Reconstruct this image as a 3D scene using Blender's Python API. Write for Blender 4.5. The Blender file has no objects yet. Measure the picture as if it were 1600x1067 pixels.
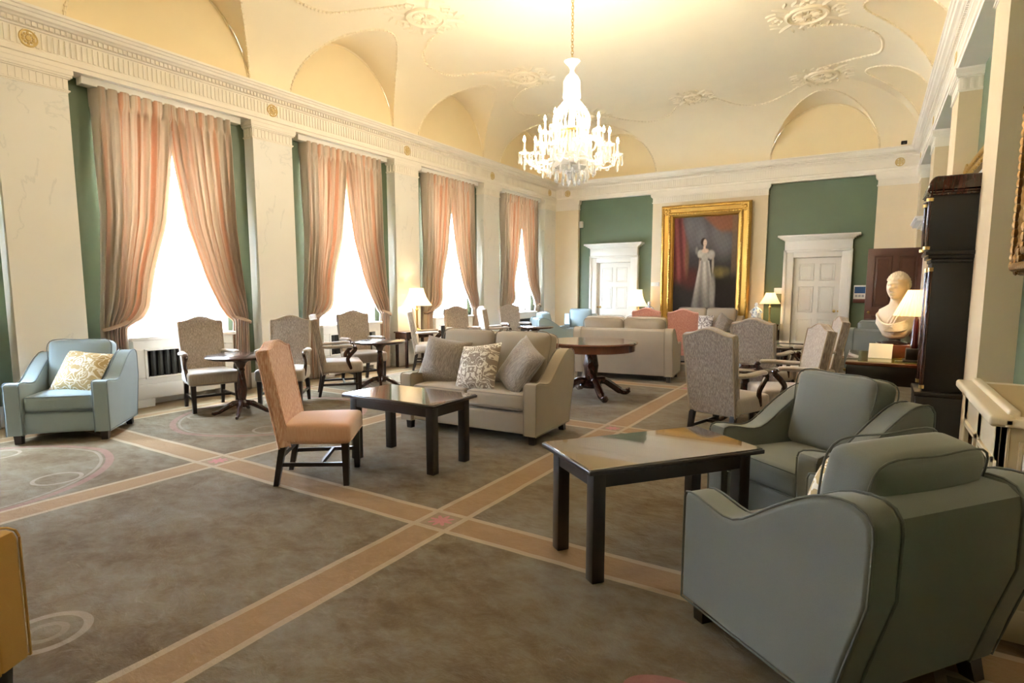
import bpy, bmesh, math, random
from mathutils import Vector, Matrix
random.seed(7)
PI = math.pi
SC = bpy.context.scene
COL = SC.collection

# ------------------------------------------------------------------ camera
cd = bpy.data.cameras.new('camera'); cam = bpy.data.objects.new('camera', cd); COL.objects.link(cam)
cam.location = (0, 0, 1.45)
cam.rotation_euler = (math.radians(90 - 6.448), 0, math.radians(31.8356))
cd.sensor_width = 36; cd.lens = 20.285; cd.shift_y = 19.26 / 1600
cd.clip_start = 0.05; cd.clip_end = 300
SC.camera = cam
# ------------------------------------------------------------------ world, daylight, exposure
SC.view_settings.view_transform = 'Standard'; SC.view_settings.look = 'None'
SC.view_settings.exposure = 2.15; SC.view_settings.gamma = 1.0; SC.view_settings.use_curve_mapping = False
W = bpy.data.worlds.new('overcast_sky'); SC.world = W; W.use_nodes = True
bg = W.node_tree.nodes['Background']; bg.inputs[0].default_value = (0.65, 0.82, 1.0, 1); bg.inputs[1].default_value = 34.0
sl = bpy.data.lights.new('sun_on_the_street', 'SUN'); sl.energy = 60; sl.angle = .05; sl.color = (.92, .96, 1)
so_ = bpy.data.objects.new('sun_on_the_street', sl); COL.objects.link(so_); so_.rotation_euler = (0, math.radians(38), 0)   # from behind the house on to the street
SC.cycles.use_denoising = True
SC.cycles.max_bounces = 10; SC.cycles.diffuse_bounces = 6; SC.cycles.glossy_bounces = 4
SC.cycles.transmission_bounces = 6; SC.cycles.transparent_max_bounces = 16
SC.cycles.sample_clamp_indirect = 8.0; SC.cycles.caustics_reflective = False; SC.cycles.caustics_refractive = False
# room constants (metres, camera foot at the origin)
XL, XR, YE, YB = -7.50, 0.667, 14.35, -2.2
P = 2.842
BAY = [4.10 + P * k for k in range(-1, 4)]
PIL = [(2.353 + P * k, 2.998 + P * k) for k in range(-1, 5)]
ZA, ZC, ZL, ZF = 3.784, 4.277, 4.25, 5.40
for c in BAY:   # portals guide sky sampling through the windows
    l = bpy.data.lights.new('window_portal', 'AREA'); l.shape = 'RECTANGLE'; l.size = 1.38; l.size_y = 2.7
    l.cycles.is_portal = True
    o = bpy.data.objects.new('window_portal', l); COL.objects.link(o)
    o.location = (XL - .48, c, 2.2); o.rotation_euler = (PI / 2, 0, -PI / 2)

# ------------------------------------------------------------------ helpers
def tag(o, label=None, cat=None, group=None, kind=None):
    if label: o['label'] = label
    if cat: o['category'] = cat
    if group: o['group'] = group
    if kind: o['kind'] = kind
    return o

def thing(name, label, cat, loc=(0, 0, 0), rz=0, group=None, kind=None):
    o = bpy.data.objects.new(name, None); o.empty_display_size = .1; COL.objects.link(o)
    o.location = loc; o.rotation_euler = (0, 0, rz)
    return tag(o, label, cat, group, kind)

def obj(name, bm, m, parent=None, ang=38, loc=None, rot=None, flat=False, wn=False):
    me = bpy.data.meshes.new(name)
    bmesh.ops.remove_doubles(bm, verts=bm.verts, dist=1e-5)
    bmesh.ops.recalc_face_normals(bm, faces=bm.faces)
    if not flat:
        a = math.radians(ang)
        for f in bm.faces: f.smooth = True
        for e in bm.edges:
            if len(e.link_faces) == 2 and e.calc_face_angle(0) > a: e.smooth = False
    bm.to_mesh(me); bm.free()
    for mm in (m if isinstance(m, (list, tuple)) else [m]): me.materials.append(mm)
    o = bpy.data.objects.new(name, me); COL.objects.link(o)
    if parent is not None: o.parent = parent
    if loc is not None: o.location = loc
    if rot is not None: o.rotation_euler = rot
    if wn:
        w = o.modifiers.new('wn', 'WEIGHTED_NORMAL'); w.keep_sharp = True
    return o

def dup(root, loc, rz, label=None, group=None):
    r = root.copy(); COL.objects.link(r); r.location = loc; r.rotation_euler = (0, 0, rz)
    if label: r['label'] = label
    if group: r['group'] = group
    for ch in list(root.children):
        c = ch.copy(); COL.objects.link(c); c.parent = r
        for g in list(ch.children):
            d = g.copy(); COL.objects.link(d); d.parent = c
    return r

def face_to(dx, dy):            # local front is -Y
    return math.atan2(dx, -dy)

def NB(): return bmesh.new()

def box(bm, x0, y0, z0, x1, y1, z1):
    v = [bm.verts.new(p) for p in ((x0,y0,z0),(x1,y0,z0),(x1,y1,z0),(x0,y1,z0),(x0,y0,z1),(x1,y0,z1),(x1,y1,z1),(x0,y1,z1))]
    for f in ((0,3,2,1),(4,5,6,7),(0,1,5,4),(1,2,6,5),(2,3,7,6),(3,0,4,7)): bm.faces.new([v[i] for i in f])
    return bm

def bbox(bm, x0, y0, z0, x1, y1, z1, r=.01, seg=2):
    t = NB(); box(t, x0, y0, z0, x1, y1, z1)
    bmesh.ops.bevel(t, geom=list(t.edges), offset=r, segments=seg, profile=.5, affect='EDGES')
    join(bm, t); return bm

def join(bm, t, M=None):
    if M is not None: bmesh.ops.transform(t, matrix=M, verts=t.verts)
    mp = {v: bm.verts.new(v.co) for v in t.verts}
    for f in t.faces:
        try:
            nf = bm.faces.new([mp[v] for v in f.verts]); nf.material_index = f.material_index
        except ValueError: pass
    t.free(); return bm

def taper(bm, cx, cy, z0, z1, a0, a1, dx=0, dy=0, b0=None, b1=None):   # square tapered leg, bottom offset (dx,dy)
    b0 = b0 or a0; b1 = b1 or a1
    r = []
    for z, a, b, ox, oy in ((z0, a0, b0, dx, dy), (z1, a1, b1, 0, 0)):
        r.append([bm.verts.new((cx + ox + sx * a / 2, cy + oy + sy * b / 2, z)) for sx, sy in ((-1,-1),(1,-1),(1,1),(-1,1))])
    bm.faces.new(r[0][::-1]); bm.faces.new(r[1])
    for i in range(4): bm.faces.new((r[0][i], r[0][(i+1)%4], r[1][(i+1)%4], r[1][i]))
    return bm

def lathe(bm, prof, n=24, cx=0, cy=0, flute=0, nf=0):
    rings = []
    for r, z in prof:
        if r < 1e-5: rings.append([bm.verts.new((cx, cy, z))]); continue
        ring = []
        for i in range(n):
            a = 2 * PI * i / n; rr = r * (1 + flute * math.cos(nf * a))
            ring.append(bm.verts.new((cx + rr * math.cos(a), cy + rr * math.sin(a), z)))
        rings.append(ring)
    for A, B in zip(rings, rings[1:]):
        for i in range(n):
            j = (i + 1) % n
            if len(A) == 1 and len(B) == 1: continue
            if len(A) == 1: bm.faces.new((A[0], B[j], B[i]))
            elif len(B) == 1: bm.faces.new((A[i], A[j], B[0]))
            else: bm.faces.new((A[i], A[j], B[j], B[i]))
    for R_, s in ((rings[0], 1), (rings[-1], -1)):
        if len(R_) > 1: bm.faces.new(R_[::-1] if s > 0 else R_)
    return bm

def tube(bm, pts, r, n=8, closed=False, sq=None):
    pts = [Vector(p) for p in pts]; N = len(pts)
    rad = r if isinstance(r, (list, tuple)) else [r] * N
    rings = []; up = None
    for i, p in enumerate(pts):
        if closed: t = pts[(i+1) % N] - pts[i-1]
        else: t = pts[min(i+1, N-1)] - pts[max(i-1, 0)]
        t.normalize()
        if up is None:
            up = Vector((0,0,1)) if abs(t.z) < .9 else Vector((1,0,0))
        a = t.cross(up)
        if a.length < 1e-6: a = t.orthogonal()
        a.normalize(); b = a.cross(t).normalized(); up = b
        ring = []
        for k in range(n):
            th = 2 * PI * (k + .5) / n
            ca, sa = math.cos(th), math.sin(th)
            if sq: ring.append(bm.verts.new(p + a * ca * rad[i] * sq[0] * 1.414 + b * sa * rad[i] * sq[1] * 1.414))
            else: ring.append(bm.verts.new(p + a * ca * rad[i] + b * sa * rad[i]))
        rings.append(ring)
    m = N if closed else N - 1
    for i in range(m):
        A, B = rings[i], rings[(i+1) % N]
        for k in range(n): bm.faces.new((A[k], A[(k+1)%n], B[(k+1)%n], B[k]))
    if not closed: bm.faces.new(rings[0][::-1]); bm.faces.new(rings[-1])
    return bm

def ball(bm, c, r, u=8, v=6, s=(1,1,1)):
    t = NB(); bmesh.ops.create_uvsphere(t, u_segments=u, v_segments=v, radius=r)
    join(bm, t, Matrix.Translation(c) @ Matrix.Diagonal((*s, 1))); return bm

def inset_poly(poly, d):
    n = len(poly); out = []
    for i in range(n):
        p0, p1, p2 = poly[i-1], poly[i], poly[(i+1) % n]
        e1 = (p1[0]-p0[0], p1[1]-p0[1]); e2 = (p2[0]-p1[0], p2[1]-p1[1])
        l1 = math.hypot(*e1) or 1; l2 = math.hypot(*e2) or 1
        n1 = (-e1[1]/l1, e1[0]/l1); n2 = (-e2[1]/l2, e2[0]/l2)
        bx, by = n1[0]+n2[0], n1[1]+n2[1]; L = bx*bx+by*by
        out.append((p1[0] + bx * 2 * d / max(L, .6), p1[1] + by * 2 * d / max(L, .6)))
    return out

def slab(bm, poly, t, r=.02, seg=3, x0=0, M=None):
    """rounded slab: CCW polygon in (y,z) extruded along x from x0 to x0+t"""
    if sum(p[0]*q[1]-q[0]*p[1] for p, q in zip(poly, poly[1:]+poly[:1])) < 0: poly = poly[::-1]
    tm = NB(); st = []
    for i in range(seg + 1):
        a = PI / 2 * i / seg; st.append((r * (1 - math.cos(a)), r * (1 - math.sin(a))))
    seq = [(x, ins) for x, ins in st] + [(t - x, ins) for x, ins in st[::-1]]
    rings = []
    for x, ins in seq:
        pp = inset_poly(poly, ins) if ins > 1e-6 else poly
        rings.append([tm.verts.new((x0 + x, a, b)) for a, b in pp])
    n = len(poly)
    for A, B in zip(rings, rings[1:]):
        for i in range(n): tm.faces.new((A[i], A[(i+1)%n], B[(i+1)%n], B[i]))
    tm.faces.new(rings[0][::-1]); tm.faces.new(rings[-1])
    join(bm, tm, M); return bm

def softbox(bm, sx, sy, sz, r, n=8, puff=(0,0,0), M=None, crown=0):
    """rounded, puffed cushion block centred on the origin"""
    h = (sx/2, sy/2, sz/2)
    def axis(hh):
        rr = min(r, hh * .98); m = hh - rr
        e = [rr * (1 - math.cos(PI/2*k/3)) for k in range(3)]
        a = [-hh + x for x in e] + [-m + 2*m*k/n for k in range(n+1)]
        return a + [hh - x for x in e[::-1]]
    ax = [axis(x) for x in h]
    vd = {}
    def vert(p):
        k = tuple(round(c, 6) for c in p)
        if k in vd: return vd[k]
        q = [max(-(h[i]-min(r,h[i]*.98)), min(h[i]-min(r,h[i]*.98), p[i])) for i in range(3)]
        d = Vector([p[i]-q[i] for i in range(3)])
        if d.length > 1e-9: c = Vector(q) + d.normalized() * r
        else: c = Vector(p)
        u = [p[i]/h[i] for i in range(3)]
        for i in range(3):
            if puff[i]:
                a, b = [j for j in range(3) if j != i]
                c[i] += u[i] * puff[i] * (1-u[a]**2) * (1-u[b]**2)
        v = t.verts.new(c); vd[k] = v; return v
    t = NB()
    for i in range(3):
        a, b = [j for j in range(3) if j != i]
        for s in (-1, 1):
            for ia in range(len(ax[a])-1):
                for ib in range(len(ax[b])-1):
                    q = []
                    for da, db in ((0,0),(1,0),(1,1),(0,1)):
                        p = [0,0,0]; p[i] = s*h[i]; p[a] = ax[a][ia+da]; p[b] = ax[b][ib+db]
                        q.append(vert(p))
                    if len(set(q)) == 4:
                        try: t.faces.new(q)
                        except ValueError: pass
    bmesh.ops.recalc_face_normals(t, faces=t.faces)
    join(bm, t, M); return bm

def pillow(bm, w, hgt, th, n=14, pinch=.06, fold=.006):
    """throw cushion standing in XZ, thickness along Y"""
    g = {}
    for s in (-1, 1):
        for i in range(n+1):
            for j in range(n+1):
                u = -1 + 2*i/n; v = -1 + 2*j/n
                edge = i in (0,n) or j in (0,n)
                k = (0 if edge else s, i, j)
                if k in g: continue
                x = u*w/2*(1 - pinch*(1-v*v)*(abs(u)**3)); z = v*hgt/2*(1 - pinch*(1-u*u)*(abs(v)**3))
                y = s*th/2*((1-abs(u)**2.6)*(1-abs(v)**2.6))**.62
                y += fold*math.sin(u*5+v*3)*(0 if edge else 1)
                g[k] = bm.verts.new((x, y, z))
    for s in (-1, 1):
        for i in range(n):
            for j in range(n):
                q = []
                for a, b in ((i,j),(i+1,j),(i+1,j+1),(i,j+1)):
                    e = a in (0,n) or b in (0,n)
                    q.append(g[(0 if e else s, a, b)])
                bm.faces.new(q if s < 0 else q[::-1])
    return bm

def smooth_path(ctrl, n=10):
    """Catmull-Rom through control points"""
    out = []; c = [Vector(p) for p in ctrl]
    for i in range(len(c)-1):
        p0 = c[max(i-1,0)]; p1 = c[i]; p2 = c[i+1]; p3 = c[min(i+2,len(c)-1)]
        for k in range(n):
            t = k/n
            out.append(.5*((2*p1)+(p2-p0)*t+(2*p0-5*p1+4*p2-p3)*t*t+(3*p1-p0-3*p2+p3)*t**3))
    out.append(c[-1]); return out

# ------------------------------------------------------------------ materials
class NT:
    def __init__(s, name):
        s.m = bpy.data.materials.new(name); s.m.use_nodes = True; s.t = s.m.node_tree; s.n = s.t.nodes
        s.b = s.n['Principled BSDF']; s.out = s.n['Material Output']
    def new(s, t, **k):
        x = s.n.new(t)
        for a, v in k.items(): setattr(x, a, v)
        return x
    def link(s, a, b): s.t.links.new(a, b)
    def val(s, sock, v):
        if hasattr(v, 'is_output') or isinstance(v, bpy.types.NodeSocket): s.link(v, sock)
        else: sock.default_value = v
    def math(s, op, a, b=0, c=None, clamp=False):
        x = s.new('ShaderNodeMath', operation=op, use_clamp=clamp)
        s.val(x.inputs[0], a); s.val(x.inputs[1], b)
        if c is not None: s.val(x.inputs[2], c)
        return x.outputs[0]
    def mix(s, f, a, b):
        x = s.new('ShaderNodeMix', data_type='RGBA'); s.val(x.inputs[0], f)
        s.val(x.inputs[6], a if not isinstance(a, tuple) else (*a, 1)); s.val(x.inputs[7], b if not isinstance(b, tuple) else (*b, 1))
        return x.outputs[2]
    def coord(s, kind='Object'): return s.new('ShaderNodeTexCoord').outputs[kind]
    def mapping(s, v, scale=(1,1,1), loc=(0,0,0), rot=(0,0,0)):
        x = s.new('ShaderNodeMapping'); s.link(v, x.inputs[0]); x.inputs['Scale'].default_value = scale
        x.inputs['Location'].default_value = loc; x.inputs['Rotation'].default_value = rot; return x.outputs[0]
    def noise(s, v, scale, detail=3, rough=.5, dist=0):
        x = s.new('ShaderNodeTexNoise'); s.link(v, x.inputs['Vector']); x.inputs['Scale'].default_value = scale
        x.inputs['Detail'].default_value = detail; x.inputs['Roughness'].default_value = rough; x.inputs['Distortion'].default_value = dist
        return x.outputs[0]
    def ramp(s, f, stops, interp='LINEAR'):
        x = s.new('ShaderNodeValToRGB'); s.link(f, x.inputs[0]); r = x.color_ramp; r.interpolation = interp
        while len(r.elements) < len(stops): r.elements.new(.5)
        for e, (p, c) in zip(r.elements, stops): e.position = p; e.color = (*c, 1)
        return x.outputs[0]
    def bump(s, h, strength=.3, dist=.01):
        x = s.new('ShaderNodeBump'); s.link(h, x.inputs['Height']); x.inputs['Strength'].default_value = strength
        x.inputs['Distance'].default_value = dist; s.link(x.outputs[0], s.b.inputs['Normal'])
    def base(s, c):
        s.val(s.b.inputs['Base Color'], (*c, 1) if isinstance(c, tuple) else c)
    def set(s, **k):
        for a, v in k.items(): s.b.inputs[a.replace('_', ' ')].default_value = v
        return s

def paint(name, c, rough=.55, var=.04):
    n = NT(name); v = n.coord()
    f = n.noise(v, 3, 4)
    n.base(n.mix(f, tuple(x*(1-var) for x in c), tuple(min(1, x*(1+var)) for x in c))); n.set(Roughness=rough); return n.m

def fabric(name, c, rough=.9, weave=900, bump=.12, sheen=.25):
    n = NT(name); v = n.coord()
    f = n.noise(v, 5, 3); g = n.noise(v, weave*.35, 2)
    a = n.mix(f, tuple(x*.93 for x in c), tuple(x*1.06 for x in c))
    n.base(n.mix(n.math('MULTIPLY', g, .45), a, tuple(x*.6 for x in c)))
    n.set(Roughness=rough); n.b.inputs['Sheen Weight'].default_value = sheen; n.b.inputs['Specular IOR Level'].default_value = .2
    n.bump(g, bump, .002); return n.m

def velvet(name, dark, light, sz=9, sheen=.5):
    """striated chenille: short vertical flecks"""
    n = NT(name); v = n.coord()
    m1 = n.mapping(v, (1, 1, .07)); f = n.noise(m1, 190, 2, .6)
    g = n.noise(v, 7, 3)
    k = n.ramp(f, [(.44, dark), (.62, light)])
    n.base(n.mix(n.math('MULTIPLY', g, .35), k, tuple(.8*x for x in dark)))
    n.set(Roughness=.75); n.b.inputs['Sheen Weight'].default_value = sheen; n.b.inputs['Specular IOR Level'].default_value = .25
    n.bump(f, .25, .003); return n.m

def wood(name, c1, c2, rough=.22, coat=.5, sc=6, ior=1.5):
    n = NT(name); v = n.coord()
    m1 = n.mapping(v, (1, 8, 1)); f = n.noise(m1, sc, 4, .6, 1.5)
    n.base(n.mix(f, c1, c2)); n.set(Roughness=rough, IOR=ior); n.b.inputs['Coat Weight'].default_value = coat
    n.b.inputs['Coat Roughness'].default_value = .08; return n.m

def metal(name, c, rough=.3, var=0):
    n = NT(name)
    if var:
        f = n.noise(n.coord(), 60, 3); n.base(n.mix(f, tuple(x*(1-var) for x in c), c)); n.bump(f, .4, .004)
    else: n.base(c)
    n.set(Roughness=rough, Metallic=1.0); return n.m

def emit(name, c, s, base=(.9, .85, .75), trans=0):
    n = NT(name); n.base(base); n.set(Roughness=.6)
    n.b.inputs['Emission Color'].default_value = (*c, 1); n.b.inputs['Emission Strength'].default_value = s; return n.m

M = {}
M['cream'] = paint('warm_cream_paint', (.80, .70, .53))
M['white'] = paint('ivory_gloss_paint', (.76, .73, .67), .35)
M['cornice'] = paint('cornice_ivory_paint', (.85, .79, .69), .5)
M['ceil'] = paint('ceiling_cream_paint', (.86, .745, .53), .7, .03)
M['lun'] = paint('lunette_paint_lit_tint', (.83, .69, .43), .7, .03)  # yellower than the ceiling cream: the panels' different lighting put into the colour
M['green'] = paint('sage_green_paint', (.100, .138, .076), .45, .06)
M['gold_paint'] = paint('gilded_rosette_paint', (.62, .45, .18), .4)
n = NT('marbled_pilaster_paint'); v = n.coord()
f = n.noise(n.mapping(v, (1, 1, .6), rot=(.5, .3, .6)), 1.1, 6, .55, 1.2)
vein = n.math('ABSOLUTE', n.math('SUBTRACT', f, .5)); vm = n.math('SUBTRACT', 1, n.math('MULTIPLY', vein, 90, clamp=True), clamp=True)
patch = n.math('GREATER_THAN', n.noise(v, .9, 2), .50)
base = n.mix(n.noise(v, 1.5, 4), (.76, .73, .67), (.81, .785, .73))
n.base(n.mix(n.math('MULTIPLY', n.math('MULTIPLY', vm, patch), .28), base, (.45, .46, .44))); n.set(Roughness=.4)
M['marble'] = n.m
M['cream_right'] = paint('cream_paint_warm_dim_light', (.66, .53, .34), .45)  # right pilasters: warm, dimmer light of that wall put into the colour
M['cream_end'] = paint('cream_paint_lamplit', (.74, .62, .44), .45)  # end-wall pilasters: warm lamplight put into the colour
M['cream_cover'] = paint('dull_cream_gloss', (.58, .49, .34), .35)
M['tie'] = fabric('peach_tie_silk', (.42, .29, .20))
M['mahog'] = wood('mahogany_polished', (.060, .018, .010), (.022, .008, .006))
M['mahog_red'] = wood('mahogany_red_polished', (.16, .045, .018), (.085, .022, .011), .15, .8)
M['ebony'] = wood('dark_stained_wood', (.018, .009, .007), (.008, .005, .005), .35, .3)
M['clock_wood'] = wood('blackened_oak', (.010, .006, .005), (.005, .004, .004), .5, .0)
M['panel_wood'] = wood('mahogany_door_wood', (.11, .032, .014), (.060, .018, .009), .4, .2)
M['glass_top'] = wood('dark_wood_under_glass', (.050, .018, .010), (.028, .010, .007), .02, 1.0, ior=2.3)
M['teal'] = fabric('blue_wool_dim_lit', (.185, .195, .172), sheen=.15)  # darker than the window-side wool: weaker light on these chairs put into the colour
M['sky'] = fabric('blue_wool_window_lit', (.30, .375, .40), sheen=.15); M['sky_pipe'] = fabric('blue_piping_window_lit', (.17, .22, .25))  # paler, bluer version: window daylight put into the colour
M['teal_pipe'] = fabric('blue_piping_dim_lit', (.125, .135, .122))
M['beige'] = fabric('oatmeal_linen', (.38, .315, .24))
M['beige_pipe'] = fabric('oatmeal_piping', (.27, .22, .165))
M['mustard'] = fabric('mustard_wool', (.45, .25, .05))
M['taupe'] = velvet('taupe_striated_velvet', (.235, .185, .150), (.46, .385, .315))
M['taupe_plain'] = velvet('taupe_plain_velvet', (.36, .30, .245), (.44, .37, .305))
M['taupe_trim'] = fabric('taupe_gimp', (.42, .33, .24))
M['peach'] = velvet('peach_striated_velvet', (.50, .235, .145), (.78, .56, .43))
M['peach_plain'] = velvet('peach_plain_velvet', (.57, .325, .22), (.62, .375, .265))
M['pink'] = velvet('pink_chenille', (.50, .20, .14), (.62, .31, .23))
M['grey_cush'] = velvet('grey_ribbed_chenille', (.165, .13, .10), (.33, .27, .21))
M['brass'] = metal('aged_brass', (.55, .38, .14), .3)
M['gilt'] = metal('gilded_gesso', (.70, .42, .10), .36, .6)
M['gilt_plain'] = metal('burnished_gilt', (.66, .39, .095), .42, .35)
M['gilt_dark'] = metal('bronzed_gilt', (.30, .16, .05), .45, .6)
M['black'] = paint('black_gap', (.008, .007, .006), .8)
M['iron'] = paint('dark_radiator_enamel', (.035, .032, .025), .5)
M['plastic'] = paint('white_plastic', (.82, .80, .75), .3)
def damask(name, c0, c1, sc=11, off=0):
    n = NT(name); v = n.coord(); s = n.new('ShaderNodeSeparateXYZ'); n.link(v, s.inputs[0])
    c = n.new('ShaderNodeCombineXYZ'); n.link(n.math('ABSOLUTE', s.outputs[0]), c.inputs[0]); n.link(s.outputs[2], c.inputs[2]); c.inputs[1].default_value = off
    f = n.noise(c.outputs[0], sc, 1.5, .5, 1.6)
    a = n.math('ABSOLUTE', n.math('SUBTRACT', f, .5)); k = n.math('GREATER_THAN', a, .055)
    n.base(n.mix(k, c0, c1)); n.set(Roughness=.8); n.bump(a, .2, .003); return n.m
M['damask'] = damask('damask_cream_on_taupe', (.66, .59, .49), (.27, .21, .16), 13, 7.7)
M['damask_gold'] = damask('damask_cream_on_gold', (.76, .70, .58), (.46, .34, .16), 12, 2.1)
M['damask_white'] = damask('damask_white_on_grey', (.72, .68, .64), (.26, .22, .22), 10, 4.4)
# curtains : stripes across UV.x
n = NT('striped_silk'); uv = n.coord('UV'); s = n.new('ShaderNodeSeparateXYZ'); n.link(uv, s.inputs[0])
u = s.outputs[0]
fr = n.math('FRACT', n.math('MULTIPLY', u, 4.6))
st = n.ramp(fr, [(0, (.52, .42, .31)), (.18, (.55, .45, .34)), (.22, (.50, .33, .23)), (.30, (.58, .46, .35)), (.36, (.50, .235, .13)), (.50, (.54, .28, .165)),
                 (.54, (.58, .47, .36)), (.64, (.48, .33, .235)), (.70, (.55, .45, .34)), (.84, (.48, .28, .185)), (.90, (.55, .43, .32)), (1, (.52, .42, .31))])
br = n.noise(n.mapping(uv, (60, 9, 1)), 3, 4)
st2 = n.mix(n.math('MULTIPLY', br, .5), st, (.54, .44, .34))
lin = n.math('GREATER_THAN', u, .955)
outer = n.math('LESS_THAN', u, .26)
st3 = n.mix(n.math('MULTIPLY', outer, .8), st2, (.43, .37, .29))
n.base(n.mix(lin, st3, (.80, .75, .68)))
n.set(Roughness=.45); n.b.inputs['Sheen Weight'].default_value = .3
tr = n.new('ShaderNodeBsdfTranslucent'); n.link(st2, tr.inputs[0]); mx = n.new('ShaderNodeMixShader'); mx.inputs[0].default_value = .22
n.link(n.b.outputs[0], mx.inputs[1]); n.link(tr.outputs[0], mx.inputs[2]); n.link(mx.outputs[0], n.out.inputs[0])
M['curtain'] = n.m
# clear glazing
n = NT('window_glass'); g = n.new('ShaderNodeBsdfGlossy'); g.inputs['Roughness'].default_value = .0; t = n.new('ShaderNodeBsdfTransparent')
lw = n.new('ShaderNodeLayerWeight'); fz = n.math('ADD', .04, n.math('MULTIPLY', n.math('POWER', lw.outputs['Facing'], 5), .5)); mx = n.new('ShaderNodeMixShader')
n.link(fz, mx.inputs[0]); n.link(t.outputs[0], mx.inputs[1]); n.link(g.outputs[0], mx.inputs[2]); n.link(mx.outputs[0], n.out.inputs[0]); M['glass'] = n.m
# cut crystal: partly clear, partly sparkling
n = NT('cut_crystal'); g = n.new('ShaderNodeBsdfGlossy'); g.inputs['Roughness'].default_value = .06; t = n.new('ShaderNodeBsdfTransparent')
d = n.new('ShaderNodeBsdfTranslucent'); d.inputs[0].default_value = (.95, .95, .92, 1); df = n.new('ShaderNodeBsdfDiffuse'); df.inputs[0].default_value = (.95, .95, .93, 1)
m0 = n.new('ShaderNodeMixShader'); m0.inputs[0].default_value = .5; n.link(d.outputs[0], m0.inputs[1]); n.link(df.outputs[0], m0.inputs[2])
m1 = n.new('ShaderNodeMixShader'); m1.inputs[0].default_value = .28; n.link(m0.outputs[0], m1.inputs[1]); n.link(g.outputs[0], m1.inputs[2])
m2 = n.new('ShaderNodeMixShader'); m2.inputs[0].default_value = .55; n.link(t.outputs[0], m2.inputs[1]); n.link(m1.outputs[0], m2.inputs[2]); n.link(m2.outputs[0], n.out.inputs[0])
M['crystal'] = n.m
M['bulb'] = emit('lit_candle_bulb', (1, .80, .50), 60)
M['candle'] = paint('candle_sleeve', (.9, .86, .76), .5)
M['marble_bust'] = paint('aged_marble', (.68, .58, .44), .5, .1)
M['porcelain'] = None
n = NT('blue_white_porcelain'); v = n.coord(); f = n.noise(v, 28, 2, .5, .8)
n.base(n.ramp(f, [(.50, (.82, .82, .80)), (.60, (.20, .30, .52))])); n.set(Roughness=.12); M['porcelain'] = n.m
n = NT('woven_cane'); v = n.coord(); k = n.new('ShaderNodeTexChecker'); n.link(v, k.inputs[0]); k.inputs['Scale'].default_value = 110
k.inputs[1].default_value = (.52, .40, .22, 1); k.inputs[2].default_value = (.30, .21, .10, 1); n.link(k.outputs[0], n.b.inputs['Base Color']); n.set(Roughness=.7); M['cane'] = n.m
def shade_mat(name, c, e, pleat=0):
    n = NT(name); n.base(c); n.set(Roughness=.8)
    tr = n.new('ShaderNodeBsdfTranslucent'); tr.inputs[0].default_value = (*c, 1); mx = n.new('ShaderNodeMixShader'); mx.inputs[0].default_value = .55
    n.link(n.b.outputs[0], mx.inputs[1]); n.link(tr.outputs[0], mx.inputs[2]); n.link(mx.outputs[0], n.out.inputs[0])
    n.b.inputs['Emission Color'].default_value = (1, .80, .50, 1); n.b.inputs['Emission Strength'].default_value = e; return n.m
M['shade_white'] = shade_mat('lit_ivory_shade', (.93, .86, .70), .30)
M['shade_cream'] = shade_mat('lit_pleated_silk_shade', (.93, .80, .55), .16)
M['outside_ground'] = paint('pale_paving', (.62, .62, .60), .9)
M['outside_iron'] = paint('black_railing_paint', (.004, .004, .0045), .7)
M['outside_red'] = paint('red_hoarding_paint', (.10, .004, .006), .8)
M['outside_wall'] = paint('pale_render', (.33, .34, .36), .9)
M['outside_blue'] = paint('blue_sign_paint', (.003, .008, .025), .7)
# ================================================================== ROOM SHELL
def struct(o): o['kind'] = 'structure'; return o
# ---- floor: fitted carpet with strip grid
n = NT('patterned_carpet'); v = n.coord(); s = n.new('ShaderNodeSeparateXYZ'); n.link(v, s.inputs[0]); X, Y = s.outputs[0], s.outputs[1]
def dist_to_grid(c, off, pitch):     # distance to nearest strip centre
    f = n.math('FRACT', n.math('DIVIDE', n.math('ADD', c, -off + pitch * 20.5), pitch))
    return n.math('MULTIPLY', n.math('ABSOLUTE', n.math('SUBTRACT', f, .5)), pitch)
wob = n.math('MULTIPLY', n.math('SUBTRACT', n.noise(v, 2.2, 2), .5), .028)
dx = dist_to_grid(n.math('ADD', X, wob), -2.22, 2.41); dy = dist_to_grid(n.math('ADD', Y, wob), 2.73, 2.842)
near = n.math('MINIMUM', dx, dy)
strip = n.math('LESS_THAN', near, .135)
def line(d): return n.math('LESS_THAN', n.math('ABSOLUTE', n.math('SUBTRACT', d, .118)), .020)
lines = n.math('MAXIMUM', line(dx), line(dy))
big = n.noise(v, 1.1, 4, .6, .3); mid = n.noise(n.mapping(v, (1, 1.5, 1), rot=(0, 0, .6)), 5.5, 6, .72, .25); fine = n.noise(v, 420, 2)
field = n.ramp(n.math('ADD', n.math('MULTIPLY', big, .55), n.math('MULTIPLY', mid, .45)), [(.38, (.105, .066, .027)), (.50, (.158, .118, .068)), (.64, (.205, .180, .142))])
tan = n.mix(mid, (.22, .130, .058), (.32, .205, .105))
col = n.mix(strip, field, tan)
col = n.mix(n.math('MULTIPLY', lines, .85), col, (.38, .30, .205))
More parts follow.
